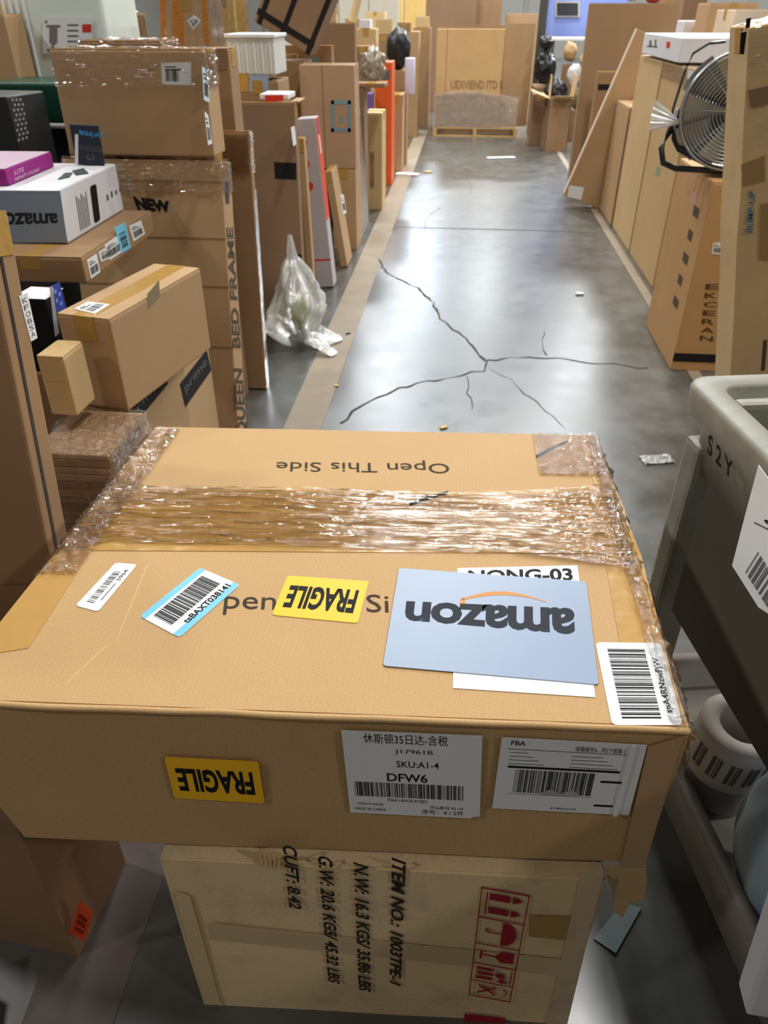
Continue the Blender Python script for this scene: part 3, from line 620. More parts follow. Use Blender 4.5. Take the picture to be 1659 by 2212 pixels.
# film wrapped bundle of flat sheets
bn = empty('cardboard_bundle', (-0.985, 1.59, 0)); tag(bn, 'film wrapped bundle of flattened cardboard beside the tall leaning carton', 'cardboard')
rn = random.Random(3); z = 0.0; k = 0
while z < 0.59:
    t = rn.uniform(.014, .03); bm = bmesh.new(); j = rn.uniform(-.006, .006); add_box(bm, -0.105 + j, 0.105 + j, j, .25 + j, z, min(.59, z + t - .0015)); bevel(bm, .002, 1); fin('sheet', bm, [DARK, KRAFT, PINK][k % 3], bn); z += t; k += 1
def bw(u, v):
    a = u * 2 - 1; x = -0.115 + .235 * min(1, u * 1.6); y = -.008 if u < .62 else -.008 + (u - .62) / .38 * .26
    n = abs(noise.noise(Vector((u * 14, v * 18, 3)))) * .012
    return Vector((x + (n if u >= .62 else 0), y - (n if u < .62 else 0), .14 + v * .46))
sheet('stretch_film', bw, 70, 60, FILM_T, bn)
def bt(u, v): return Vector((-.11 + .23 * u, -.008 + .265 * v, .595 + abs(noise.noise(Vector((u * 9, v * 9, 8)))) * .02 * u))
sheet('stretch_film', bt, 30, 30, FILM_T, bn)
# narrow upright tan carton on the bundle
nc = carton('narrow upright tan carton with tape over its top, on the wrapped bundle', (-1.045, 1.73, 0.632), 0.075, 0.11, 0.17, rot=(0, 0, R(-2)), mat=YEL, name='narrow_carton', flap_axis='y', tape_mat=TAPE2)
bb = carton('black and blue product box standing behind the narrow tan carton', (-1.19, 1.945, 0.66), 0.10, 0.10, 0.22, rot=(0, 0, R(-3)), mat=plain('black_glossy_print', (24, 24, 28), rough=.35), name='product_box', flaps=False, tape=None)
tag(carton('plain brown carton hidden under the black and blue product box', (-1.225, 1.935, 0), 0.13, 0.16, 0.658, mat=BROWN, name='carton', flaps=False, tape=None), 'plain brown carton under the black and blue product box', 'box')
q = fq(bb, 'right', [(106, 620), (128, 608), (150, 700), (118, 728)])
bm = bmesh.new(); q.poly(bm, [(.0, 0), (.28, 0), (.28, 1), (0, 1)], .0012); ink('silver_strip', bm, plain('silver_print', (150, 152, 158), rough=.4), bb)
bm = bmesh.new(); q.poly(bm, [(.3, .45), (1, .2), (1, 1), (.3, 1)], .0012); bo = ink('blue_print', bm, plain('blue_print', (58, 76, 160), rough=.35), bb)
bm = bmesh.new()
for u, v in ((.45, .85), (.75, .75), (.45, .66), (.72, .55)): q.poly(bm, [(u + .1 * math.cos(a), v + .045 * math.sin(a)) for a in [k * math.pi / 5 for k in range(10)]], .0018)
ink('printed_dots', bm, plain('light_blue_print', (130, 150, 230), rough=.4), bo)
bm = bmesh.new(); add_box(bm, -.05, .05, 0, .10, .219, .2205); fin('white_top', bm, WHITE, bb)
# two stacked kraft cartons
lk = cbox('lower kraft carton of the pair with black printed tape, on the floor', (300, 925), (478, 905), 0.0, .2, 800, mat=KRAFT) if False else carton('lower of two stacked kraft cartons, with black printed tape along its top', (-0.948, 1.92, 0.0), 0.18, 0.75, 0.572, x0=-0.18, rot=(0, 0, R(0)), mat=KRAFT, tape=None)
q = fq(lk, 'right', [(262, 905), (356, 795), (362, 830), (280, 930)]); p = paper(q, 'black_tape', BLACKTAPE, h1=.001)
bm = bmesh.new(); put_text(bm, q, 'prime', (.1, .35, .85, .8), h=.0014); ink('printed_text', bm, GREYINK, p)
q = fq(lk, 'right', [(388, 830), (446, 755), (456, 800), (400, 880)]); p = paper(q, 'black_tape', BLACKTAPE, h1=.001)
bm = bmesh.new(); put_text(bm, q, 'prime', (.1, .35, .9, .8), h=.0014); ink('printed_text', bm, GREYINK, p)
uk = cbox('upper of two stacked kraft cartons, grey sticker near its top edge', (278, 888), (456, 752), 0.576, .17, 690, mat=KRAFT, name='carton')
q = fq(uk, 'right', [(318, 635), (343, 605), (345, 640), (320, 668)]); paper(q, 'faded_sticker', plain('faded_green_paper', (138, 128, 98)), h1=.001)
q = fq(uk, 'top', [(160, 668), (190, 652), (238, 658), (205, 678)]); ship_label(q, 5)
# flat carton on them
tz = 0.576 + uk['h'] + .003
fk = cbox('flat kraft carton with four white labels along its side', (188, 612), (335, 502), tz, .33, 556, mat=DARK, name='flat_carton')
for px, s in (([(187, 562), (208, 548), (216, 588), (196, 602)], 1), ([(212, 545), (236, 530), (240, 556), (218, 566)], 2), ([(225, 530), (258, 505), (262, 545), (236, 562)], 3), ([(278, 488), (304, 476), (313, 505), (288, 522)], 4)): ship_label(fq(fk, 'right', px), s)
q = fq(fk, 'right', [(246, 492), (270, 480), (282, 535), (262, 548)]); p = paper(q, 'cyan_sticker', CYAN, h1=.0016); bm = bmesh.new(); put_bars(bm, q, (.2, .15, .8, .75), 10, h=.002, vertical=False); ink('barcode', bm, INK, p)
tz2 = tz + fk['h'] + .003
WBOX = plain('white_box_print', (216, 216, 222), rough=.4, var=.02)
wb = cbox('white product box with remote control picture and blue grey end', (148, 526), (268, 453), tz2, .28, 412, mat=WBOX, name='product_box', flaps=False, tape=None)
q = fq(wb, 'front', [(-60, 412), (130, 412), (146, 524), (-40, 524)]); p = paper(q, 'card', AMZ, h1=.0012)
q2 = fq(wb, 'front', [(126, 482), (-12, 487), (-12, 458), (124, 460)]); bm = bmesh.new(); put_text(bm, q2, 'amazon', h=.0018, off=.03); ink('printed_text', bm, AMZINK, p)
q = fq(wb, 'right', [(185, 410), (200, 402), (206, 470), (196, 478)]); 
q = fq(wb, 'right', [(133, 420), (280, 358), (286, 440), (150, 524)]); bm = bmesh.new()
put_bars(bm, q, (.91, .3, .97, .85), 8, h=.001, vertical=False); ink('barcode', bm, GREYINK, wb); bm = bmesh.new(); q.poly(bm, [(.375, .08), (.435, .08), (.45, .12), (.45, .88), (.435, .92), (.375, .92), (.36, .88), (.36, .12)], .001); ink('remote_picture', bm, INK, wb)
for k in range(4): bm = bmesh.new(); rect(bm, q, .58 + .07 * k, .42 + .02 * k, .61 + .07 * k, .56 + .03 * (k % 2), .001); ink('printed_icon', bm, GREYINK, wb)
bm = bmesh.new()
for k in range(7): rect(bm, q, .16 + .022 * k, .1, .168 + .022 * k, .85 - .05 * (k % 3), .001)
ink('printed_text', bm, INK, wb)
q = fq(wb, 'top', [(98, 385), (175, 362), (230, 378), (150, 392)]); bm = bmesh.new(); q.poly(bm, [(0, .5), (.5, .95), (.62, .8), (.3, .45)], .001); q.poly(bm, [(.5, .5), (.7, .95), (1, .9), (.8, .4)], .001); ink('printed_text', bm, plain('dark_slate_print', (60, 74, 76)), wb)
tz3 = tz2 + wb['h'] + .001
MAG = plain('magenta_print', (150, 48, 130), rough=.4, var=.15)
mb = cbox('magenta product box with pale top, on the white product box', (20, 402), (118, 360), tz3, .22, 366, mat=MAG, name='product_box', flaps=False, tape=None)
q = fq(mb, 'right', [(22, 366), (116, 332), (118, 358), (24, 400)]); bm = bmesh.new(); put_text(bm, q, 'LITE', (.08, .55, .28, .85), h=.001); put_text(bm, q, 'INFINITY STUDIO', (.08, .14, .62, .38), h=.001); ink('printed_text', bm, plain('pink_print', (226, 190, 220)), mb)
bm = bmesh.new(); x0, w_, d_, h_ = mb['x0'], mb['w'], mb['d'], mb['h']; add_box(bm, x0 + .002, -.004, .004, d_ - .004, h_, h_ + .0012); fin('pale_top_print', bm, plain('pale_lilac', (196, 170, 192), rough=.4), mb)
# standing dark card box
a = onZ(165, 357, tz3); NAVY = plain('navy_print', (50, 56, 68), rough=.5)
c0 = onplane(165, 357, (0, a.y, 0), (0, 1, 0)); c1 = onplane(224, 357, (0, a.y, 0), (0, 1, 0)); ct = onplane(168, 270, (0, a.y, 0), (0, 1, 0))
nb = carton('small navy retail card box standing upright on the white product box', ((c0.x + c1.x) / 2, a.y, tz3), c1.x - c0.x, .012, ct.z - tz3, rot=(0, R(2), 0), mat=NAVY, name='card_box', flaps=False, tape=None)
q = fq(nb, 'front', [(218, 300), (172, 294), (170, 276), (221, 284)]); bm = bmesh.new(); put_text(bm, q, 'prime', h=.001, off=.02); ink('printed_text', bm, plain('sky_blue_print', (70, 160, 210)), nb)
q = fq(nb, 'front', [(218, 330), (172, 324), (172, 312), (220, 318)]); bm = bmesh.new(); put_text(bm, q, 'FRUSTRATION FREE', h=.001)
q = fq(nb, 'front', [(206, 350), (186, 349), (186, 332), (206, 333)]); q.poly(bm, [(.5 + .5 * math.cos(R(t)), .3 + .5 * math.sin(R(t))) for t in range(0, 181, 20)] + [(.5 + .35 * math.cos(R(t)), .3 + .33 * math.sin(R(t))) for t in range(180, -1, -20)], .001)
for u in (.2, .7): rect(bm, q, u, .05, u + .14, .3, .001)
ink('printed_smile', bm, GREYINK, nb)
bm = bmesh.new(); q = fq(nb, 'front', [(162, 290), (169, 290), (169, 356), (162, 356)]); q.poly(bm, [(0, 0), (1, 0), (1, 1), (0, 1)], .0004); ink('white_edge', bm, WHITE, nb)

# ================================================================== LEFT ROW ALONG THE AISLE
bf = carton('tall narrow bed frame carton with black lettering down its side', (-0.90, 2.76, 0), 0.62, 0.130, 1.075, rot=(R(-10), 0, 0), x0=-0.62, mat=KRAFT, name='bed_frame_carton')
q = fq(bf, 'right', [(517, 925), (482, 345), (505, 340), (545, 925)])
q = fq(bf, 'right', [(509, 925), (487, 500), (508, 500), (538, 925)]); text_part(q, 'QUEEN   BED FRAME', plain('brown_black_stamp', (70, 54, 40), rough=.8), off=.03, box=(-.05, .12, 1.02, .9), h=.0012)
bm = bmesh.new()
for z in (.38, .62, .80, 1.0): add_box(bm, -.62, 0.001, -.0015, 0, z, z + .004); add_box(bm, 0, .0012, 0.01, .135, z, z + .003)
fin('score_line', bm, BROWN, bf)
q = fq(bf, 'front', [(285, 420), (368, 432), (375, 462), (300, 458)]); bm = bmesh.new(); put_text(bm, q, 'NEW', (0, .1, .95, .9), h=.0012, off=.06); ink('printed_text', bm, INK, bf)
q = fq(bf, 'right', [(485, 372), (492, 370), (495, 440), (487, 440)]); patch(q, 'hand_hole', plain('hole_shadow', (50, 38, 26)))
top_z = 1.075 * math.cos(R(10)) + .004; top_y = 2.69 + 1.075 * math.sin(R(10))
def wrapfilm(r, seed=1, zs=(0.0, 1.0), k=.010, mat=None, sides=('front', 'right')):
    """wrinkled stretch film over the near faces and top of carton r"""
    x0, w, d, h = r['x0'], r['w'], r['d'], r['h']
    def ff(u, v):
        n = abs(noise.noise(Vector((u * w * 24, v * h * 24, seed)))) * k + .002
        return Vector((x0 + w * u, -n, h * (zs[0] + (zs[1] - zs[0]) * v)))
    def fr(u, v):
        n = abs(noise.noise(Vector((u * d * 24, v * h * 24, seed + 5)))) * k + .002
        return Vector((x0 + w + n, d * u, h * (zs[0] + (zs[1] - zs[0]) * v)))
    def fl(u, v): p = fr(u, v); return Vector((x0 - (p.x - x0 - w), p.y, p.z))
    def ft(u, v): return Vector((x0 + w * u, d * v, h + .003 + abs(noise.noise(Vector((u * w * 24, v * d * 24, seed + 9)))) * k))
    for s in sides: sheet('stretch_film', {'front': ff, 'right': fr, 'left': fl, 'top': ft}[s], 40, 40, mat or FILM_S, r)
    if zs[1] >= 1: sheet('stretch_film', ft, 30, 24, mat or FILM_S, r)
wrapfilm(bf, 2, (.9, 1.0), .012)
a = onY(105, 118, 2.94); b = onY(437, 112, 2.94)
ub = carton('large kraft carton standing on the bed frame carton, white label top right', ((a.x + b.x) / 2, 2.94, top_z + .034), b.x - a.x, .15, a.z - top_z - .016, rot=(R(-1), 0, 0), mat=KRAFT)
ship_label(fq(ub, 'front', [(348, 136), (413, 134), (413, 184), (350, 182)]), 9, bars=(.15, .15, .6, .7))
ship_label(fq(ub, 'right', [(436, 143), (448, 152), (452, 222), (440, 216)]), 8, mat=plain('pale_cyan_label', (200, 218, 226)))
ship_label(fq(ub, 'right', [(441, 240), (449, 248), (458, 310), (449, 314)]), 7)
wrapfilm(ub, 6, (.66, 1.0), .010)
c2 = fbox('kraft carton lying behind the large upper kraft carton, film on top', 3.16, 165, 345, 88, z0=1.10, d=.2, mat=DARK); wrapfilm(c2, 3, (.8, 1))
carton('tall brown carton standing behind the bed frame carton', (-1.28, 3.14, 0), .60, .11, 1.095, mat=BROWN)
u2 = fbox('dark upright carton right of the large upper kraft carton, brown sticker', 3.60, 388, 492, 104, z0=1.06, d=.14, mat=DARK)
patch(fq(u2, 'front', [(464, 106), (488, 106), (490, 150), (466, 150)]), 'brown_sticker', BROWN)
carton('tall kraft carton under the dark upright carton', (-1.22, 3.60, 0), .38, .12, 1.055, mat=DARK)
g1 = carton('tall flat carton with film over its top next to the bed frame carton', (-0.90, 3.275, 0), 0.30, 0.05, 1.125, rot=(R(-6), 0, 0), x0=-0.30, mat=DARK, name='flat_carton'); wrapfilm(g1, 4, (.86, 1.0), .008)
wrapfilm(g1, 24, (.0, .8), .004, sides=('right',))
g2 = carton('wide tall flat carton with black tape, behind the plastic bag', (-0.90, 4.30, 0), 0.62, 0.075, 1.14, rot=(R(-3), 0, 0), x0=-0.62, mat=BROWN, name='flat_carton')
q = fq(g2, 'front', [(592, 350), (640, 352), (640, 388), (594, 386)]); patch(q, 'black_tape', BLACKTAPE)
q = fq(g2, 'right', [(628, 275), (636, 272), (640, 312), (633, 316)]); patch(q, 'shipping_label', WHITE)
q = fq(g2, 'front', [(618, 545), (652, 550), (652, 580), (620, 572)]); patch(q, 'black_tape', BLACKTAPE)
# flat parcels lying on it
w1 = fbox('flat white parcel with red lettering lying on the wide flat carton', 4.43, 560, 622, 203, z0=1.15, d=.2, mat=WBOX, name='parcel', flaps=False, tape=None); patch(fq(w1, 'front', [(572, 206), (612, 205), (612, 218), (574, 220)]), 'red_lettering', RED)
w2 = fbox('crushed film wrapped parcel at the end of the wide flat carton', 4.40, 626, 645, 222, z0=1.146, d=.2, mat=KRAFT, name='parcel', flaps=False, tape=None, dent=.006); wrapfilm(w2, 9)
carton('tall kraft carton carrying the flat white parcel', (-1.14, 4.64, 0), .30, .2, 1.09, mat=KRAFT)
# plastic bag with green items
def blob(name, label, cat, c, r, mat, amp=.25, fr=2.2, seed=0, flat=None, group=None, sub=4):
    bm = bmesh.new(); bmesh.ops.create_icosphere(bm, subdivisions=sub, radius=1.0)
    for v in bm.verts:
        n = v.co.normalized(); k = 1 + amp * noise.noise(n * fr + Vector((seed, 0, 0))) + amp * .5 * (1 - abs(noise.noise(n * fr * 2.7 + Vector((0, seed, 0)))) * 2)
        p = Vector((n.x * r[0], n.y * r[1], n.z * r[2])) * k
        if flat is not None and p.z < flat: p.z = flat
        v.co = p
    o = fin(name, bm, mat, None, True); o.location = c; tag(o, label, cat, group); return o
BAGM = film('milky_bag_film', scale=18, bump=.9, base=.12, rough=.2, milky=.28)
bg = empty('plastic_bag', (-0.86, 3.97, 0)); tag(bg, 'clear plastic bag slumped on the floor beside the tall flat cartons', 'bag')
def bagf(u, v):
    a = u * 2 * math.pi; hh = v; prof = (.10 + .16 * math.sin(math.pi * min(1, hh * 1.25)) ** .7) * (1 - .85 * max(0, hh - .25) / .75)
    n = 1 + .55 * noise.noise(Vector((math.cos(a) * 1.6, math.sin(a) * 1.6, hh * 3))) + .16 * noise.noise(Vector((a * 3, hh * 9, 4)))
    return Vector((prof * n * math.cos(a) * .62 - .03 * hh, prof * n * math.sin(a) * 1.05 + .02 * hh, .004 + hh * .56))
sheet('film_skin', bagf, 72, 40, BAGM, bg)
def skirt(u, v): return Vector((.05 + .16 * u + .03 * math.sin(v * 9), -.20 + .28 * v - .06 * u, .01 + .05 * (1 - u) * (1 + .4 * math.sin(v * 14)) + .02 * abs(noise.noise(Vector((u * 5, v * 8, 1))))))
sheet('loose_end', skirt, 24, 30, FILM_M, bg)
blob('green_pouch', 'yellow green pouch inside the clear plastic bag', 'pouch', (-0.86, 3.97, .15), (.04, .06, .09), plain('lime_pouch', (150, 170, 50), rough=.4), flat=-.1)
# white and red long box, leaning
GREYW = plain('greyish_white_print', (186, 180, 186), rough=.4, var=.03); CORAL = plain('coral_print', (222, 84, 64), rough=.4)
wr = pbox('long white and red product box leaning upright, three red circles', 4.90, (686, 628), (722, 630), (640, 258), .13, z0=0.0, mat=GREYW, name='product_box', flaps=False, tape=None)
for px in ((657, 310), (662, 355), (670, 402)):
    q = fq(wr, 'front', rq(px[0] - 7, px[1] - 9, px[0] + 7, px[1] + 9)); bm = bmesh.new(); q.poly(bm, [(.5 + .5 * math.cos(k * math.pi / 8), .5 + .5 * math.sin(k * math.pi / 8)) for k in range(16)], .002); ink('red_circle', bm, RED, wr)
x0, w_, d_, h_ = wr['x0'], wr['w'], wr['d'], wr['h']
bm = bmesh.new(); add_box(bm, x0 + w_, x0 + w_ + .001, .004, d_ - .004, h_ * .42, h_ * .995); fin('red_panel', bm, CORAL, wr)
bm = bmesh.new(); add_box(bm, x0 + w_ + .001, x0 + w_ + .0018, d_ * .4, d_ * .62, h_ * .80, h_ * .90); fin('white_stripe', bm, WHITE, wr)
bm = bmesh.new(); add_box(bm, x0 + w_ + .001, x0 + w_ + .0018, d_ * .3, d_ * .7, h_ * .91, h_ * .99); fin('dark_sticker', bm, GREYINK, wr)
bm = bmesh.new(); add_box(bm, x0, x0 + w_, -.001, 0, h_ * .175, h_ * .185); fin('red_line', bm, RED, wr)
tb = pbox('slim tan flat carton leaning beside the red and white box', 5.38, (737, 585), (752, 585), (700, 372), .26, z0=0, mat=KRAFT, name='slim_carton', flaps=False); ship_label(fq(tb, 'right', [(735, 420), (742, 420), (748, 460), (741, 462)]), 3)
t2 = pbox('slim dark carton standing behind the red and white box', 4.62, (668, 668), (682, 668), (640, 300), .07, z0=0, mat=KRAFT, name='slim_carton', flaps=False)
bx = fbox('kraft carton under the tall two panel carton by the aisle', 5.86, 715, 768, 365, z0=0, d=.30, mat=KRAFT)
zt = bx['h'] + .002
bu = fbox('tall two panel carton with blue square print, standing on another', 5.86, 645, 765, 140, z0=zt, d=.24, mat=PINK)
q = fq(bu, 'front', rq(715, 217, 758, 285)); bm = bmesh.new(); frm_ = lambda: None
for a_ in ((0, 0, 1, .12), (0, .88, 1, 1), (0, 0, .16, 1), (.84, 0, 1, 1), (.4, .3, .62, .48)): rect(bm, q, *a_, .0015)
ink('blue_square_print', bm, PALEBLUE, bu)
bm = bmesh.new(); h_ = bu['h']; w_ = bu['w']; add_box(bm, -w_ * .09, -w_ * .09 + .006, -.002, 0, 0, h_); fin('board_edge', bm, BROWN, bu)
carton('stacked carton beside the tall two panel carton base', (-1.19, 5.86, 0), .36, .17, bx['h'], mat=BROWN)
wt = carton('thin film wrapped white panel standing on edge by the aisle line', (-0.80, 6.19, 0), .03, .5, 1.08, mat=plain('white_panel', (206, 200, 190), rough=.3), name='thin_panel', flaps=False, tape=None, rot=(0, R(-4), 0)); wrapfilm(wt, 12, (0, 1), .006, sides=('right', 'front'))
b3 = carton('tall brown carton supporting a sideways carton', (-0.96, 6.84, 0), .26, .25, 1.02, mat=BROWN)
b4 = fbox('small carton lying sideways on the tall brown carton', 6.84, 768, 832, 180, z0=1.025, d=.25, mat=DARK)
b5 = carton('narrow pale carton with printed side, standing by the aisle line', (-0.80, 7.26, 0), .15, .35, .80, mat=YEL, name='narrow_carton', flap_axis='x'); 
q = fq(b5, 'front', [(799, 325), (808, 325), (808, 410), (799, 410)]); text_part(q, 'oooo oooo', FADED)
ob = carton('bright orange tall narrow box standing by the aisle line', (-0.83, 8.45, 0), .17, .34, 1.12, mat=ORANGE, name='orange_box', flaps=False, tape=None)
q = fq(ob, 'front', rq(812, 152, 842, 172)); patch(q, 'grey_oval_print', GREYINK)
for y in (232, 292, 360): patch(fq(ob, 'front', rq(816, y, 834, y + 13)), 'dark_print', plain('brown_print', (110, 50, 26)))
pb = carton('slim purple and white box left of the orange box', (-0.975, 8.30, 0), .09, .2, .86, mat=plain('purple_print', (120, 96, 160), rough=.5), name='slim_box', flaps=False, tape=None)
bm = bmesh.new(); add_box(bm, -.045, -.01, -.001, 0, .01, .85); fin('white_stripe', bm, WHITE, pb)
b6 = carton('tall tan carton just behind the orange box', (-0.76, 9.15, 0), .14, .35, .78, mat=KRAFT)
b7 = carton('kraft carton far side of the orange box carrying a black bag', (-0.83, 9.62, 0), .30, .3, .98, mat=DARK)
blob('black_bag', 'black oval bag standing on the kraft carton past the orange box', 'bag', (-0.79, 9.77, 1.18), (.13, .12, .20), plain('black_plastic', (22, 24, 28), rough=.35), amp=.1, flat=-.197)
bm = bmesh.new(); lathe(bm, [(0, 0), (.052, 0), (.055, .01), (.055, .33), (.05, .34), (0, .34)], 20, Matrix.Translation((0, 0, 0))); o = fin('paper_roll', bm, plain('lilac_white_paper', (206, 204, 226), rough=.5), None, True); o.location = (-0.62, 9.25, .781); tag(o, 'white paper roll standing on the tan carton behind the orange box', 'roll')
# paper on the floor there
pp = onZ(880, 378); q = Quad([onZ(852, 372, .003), onZ(900, 374, .003), onZ(910, 384, .003), onZ(856, 386, .003)], None)
bm = bmesh.new(); add_box(bm, -.13, .13, -.06, .06, 0, .012); bmesh.ops.subdivide_edges(bm, edges=list(bm.edges), cuts=5, use_grid_fill=True)
for v in bm.verts: v.co.z += .012 * abs(noise.noise(v.co * 20))
o = fin('paper_scrap', bm, WHITE); o.location = (pp.x, pp.y, .001); o.rotation_euler.z = -.15; tag(o, 'crumpled white paper scrap on the floor by the orange box', 'paper')

# ================================================================== LEFT, SECOND ROW AND BACK
sk = carton('black storage box with white dotted pattern at the left edge', (-2.0, 3.25, 0), .32, .26, 1.26, rot=(0, 0, R(-6)), mat=plain('black_plastic_box', (34, 36, 38), rough=.4), name='storage_box', flaps=False, tape=None)
q = fq(sk, 'front', [(22, 205), (50, 205), (66, 300), (38, 310)]); bm = bmesh.new()
for i in range(3):
    for j in range(9): u = .15 + .3 * i + (.12 if j % 2 else 0); v = .06 + .105 * j; q.poly(bm, [(u - .1, v), (u, v - .04), (u + .1, v), (u, v + .04)], .0015)
ink('white_dots', bm, plain('white_print', (220, 222, 228)), sk)
gb = empty('lidded_bin', (-1.86, 3.62, 0)); tag(gb, 'dark green lidded bin between the black storage box and the kraft carton', 'bin')
for nm, z0_, z1_, e, mt in (('bin_body', 0, 1.12, 0, plain('navy_plastic', (24, 38, 54), rough=.4)), ('lid', 1.12, 1.28, .02, plain('green_plastic', (18, 66, 50), rough=.3)), ('white_band', 1.10, 1.125, .022, WHITE)):
    bm = bmesh.new(); add_box(bm, -.26 - e, .26 + e, -e, .35 + e, z0_, z1_); bevel(bm, .01); fin(nm, bm, mt, gb)
# white bin bag box with urn picture
ww = empty('white_bucket', (-2.06, 4.45, 0)); tag(ww, 'big white product box with urn picture and red mark at top left', 'box')
bm = bmesh.new(); n = 40
for k in range(2): pass
bm = bmesh.new(); add_box(bm, -.26, .26, -.22, .25, 0, 1.66); bevel(bm, .04, 4); fin('shell', bm, plain('glossy_white_plastic', (216, 226, 220), rough=.25), ww, True)
for k in range(4): bm = bmesh.new(); add_box(bm, -.25 + k * .035, -.235 + k * .035, -.228, -.215, .02, 1.60); bevel(bm, .003, 1); fin('rib', bm, WHITE, ww)
def yq(px, y): return Quad([onY(a, b, y) for a, b in px], ww)
bq2 = Quad([onY(a, b, 4.225) for a, b in rq(92, 38, 200, 116)], ww); p = paper(bq2, 'front_label', WHITE, h0=0, h1=.002)
bm = bmesh.new(); rect(bm, bq2, .05, .86, .10, .92, .003)
for a_ in ((.08, .74, .36, .8), (.14, .3, .30, .74), (.10, .06, .34, .14), (.18, .14, .26, .3)): rect(bm, bq2, *a_, .003)
ink('urn_picture', bm, plain('urn_grey', (120, 114, 118)), p)
bm = bmesh.new(); rect(bm, bq2, .80, .60, .98, .82, .003); ink('red_mark', bm, RED, p)
bm = bmesh.new()
for k in range(5): rect(bm, bq2, .5, .78 - k * .15, .72, .82 - k * .15, .003)
ink('printed_text', bm, GREYINK, p)
# second row cartons: (label, Y, left px, right px, top px, depth, material)
SR = [
 ('tan carton at the far left edge behind the black storage box', 4.02, -60, 6, 30, .18, KRAFT),
 ('kraft carton at the far top left behind the white product box', 5.4, -80, 40, -10, .4, YEL),
 ('brown carton with white label left of the orange taped carton', 4.9, 212, 278, 28, .25, DARK),
 ('carton sealed with wide orange tape behind the large upper carton', 4.50, 345, 446, -12, .25, KRAFT),
 ('pale yellow carton right of the orange taped carton', 5.6, 446, 505, -12, .3, BUFF),
 ('kraft carton with blue stripe behind the tall two panel carton', 6.6, 588, 716, 98, .10, DARK),
 ('large dark flat carton standing behind the blue striped carton', 7.4, 655, 766, 50, .12, BROWN),
 ('small buff carton under the blue striped carton', 6.45, 600, 650, 152, .08, YEL),
 ('narrow brown carton behind the sideways carton', 8.6, 768, 796, 100, .25, BROWN),
 ('pale carton piled with white scraps behind the narrow brown carton', 9.4, 768, 812, 62, .3, YEL),
 ('kraft carton with corrugated side left of the black bag', 11.0, 806, 850, 75, .4, DARK),
 ('wide tan carton in the far row behind the black bag', 12.0, 850, 905, 68, .4, KRAFT),
 ('narrow tan carton left of the big pallet box', 13.2, 892, 930, 60, .4, DARK),
]
made = {}
for i, (lb_, Y, xl, xr, yt, d, mt) in enumerate(SR):
    made[i] = fbox(lb_, Y, xl, xr, yt, z0=0, d=d, mat=mt, seed=i)
ship_label(fq(made[2], 'front', [(227, 56), (268, 54), (272, 82), (230, 84)]), 2)
patch(fq(made[3], 'front', [(372, -20), (394, -20), (398, 98), (374, 98)]), 'orange_tape', plain('orange_tape', (196, 122, 40), rough=.2, bump=.3))
patch(fq(made[3], 'front', [(345, -12), (356, -12), (360, 98), (348, 98)]), 'orange_tape', plain('orange_tape', (196, 122, 40)))
patch(fq(made[3], 'front', [(436, -12), (446, -12), (452, 98), (442, 98)]), 'orange_tape', plain('orange_tape', (196, 122, 40)))
ship_label(fq(made[3], 'front', [(404, 45), (420, 32), (434, 45), (418, 64)]), 6)
wrapfilm(made[2], 31, (.55, 1), .015); wrapfilm(made[3], 33, (.6, 1), .01); wrapfilm(made[4], 35, (.6, 1), .01)
patch(fq(made[5], 'front', [(590, 132), (690, 122), (690, 136), (590, 146)]), 'blue_stripe', PALEBLUE)
# small cartons piled on top of the second row
PILE = [(6, -.16, .22, .12, YEL, 'small yellow carton on top of the large dark flat carton'), (7, 0, .12, .10, KRAFT, 'small kraft carton on the small buff carton in the second row'),
 (9, -.04, .12, .08, WBOX, 'little white box on the pale carton behind the narrow brown carton'), (10, .02, .20, .16, YEL, 'yellowish carton on top of the corrugated carton left of the black bag'),
 (11, -.1, .18, .10, DARK, 'small dark carton on the wide tan carton in the far row'), (12, .02, .2, .14, YEL, 'small yellow carton on the narrow tan carton left of the pallet box'), (1, .1, .3, .12, DARK, 'low dark carton on the far top left kraft carton')]
for i, dx, w_, h_, mt, l_ in PILE:
    b_ = made[i]; w_ = min(w_, b_['w'] * .9); carton(l_, b_.location + Vector((dx * .3, .01, b_['h'] + .003)), w_, min(.2, b_['d'] * .8), h_, mat=mt, tape=None if mt is WBOX else 't')
# white crate stack
wc = fbox('white plastic crate with ribbed side, behind the dark upright carton', 4.95, 487, 590, 82, z0=onY(510, 164, 4.95).z + .006, d=.32, mat=plain('white_crate_plastic', (214, 218, 214), rough=.3), name='crate', cat='crate', flaps=False, tape=None)
x0, w_, d_, h_ = wc['x0'], wc['w'], wc['d'], wc['h']
for k in range(6): bm = bmesh.new(); add_box(bm, x0 + w_ * (k + .4) / 6, x0 + w_ * (k + .55) / 6, -.008, 0, .01, h_ - .02); fin('rib', bm, WHITE, wc)
bm = bmesh.new(); add_box(bm, x0 - .01, x0 + w_ + .01, -.012, d_ + .01, h_, h_ + .02); bevel(bm, .004, 1); fin('rim', bm, WHITE, wc)
yc = fbox('tan carton with blue and yellow labels under the white crate', 4.95, 510, 600, 174, z0=0, d=.32, mat=DARK)
patch(fq(yc, 'front', [(538, 162), (580, 162), (580, 198), (538, 198)]), 'blue_label', plain('pale_blue_label', (150, 172, 200))); patch(fq(yc, 'front', [(510, 158), (536, 158), (536, 198), (512, 198)]), 'yellow_label', plain('ochre_label', (196, 150, 70)))
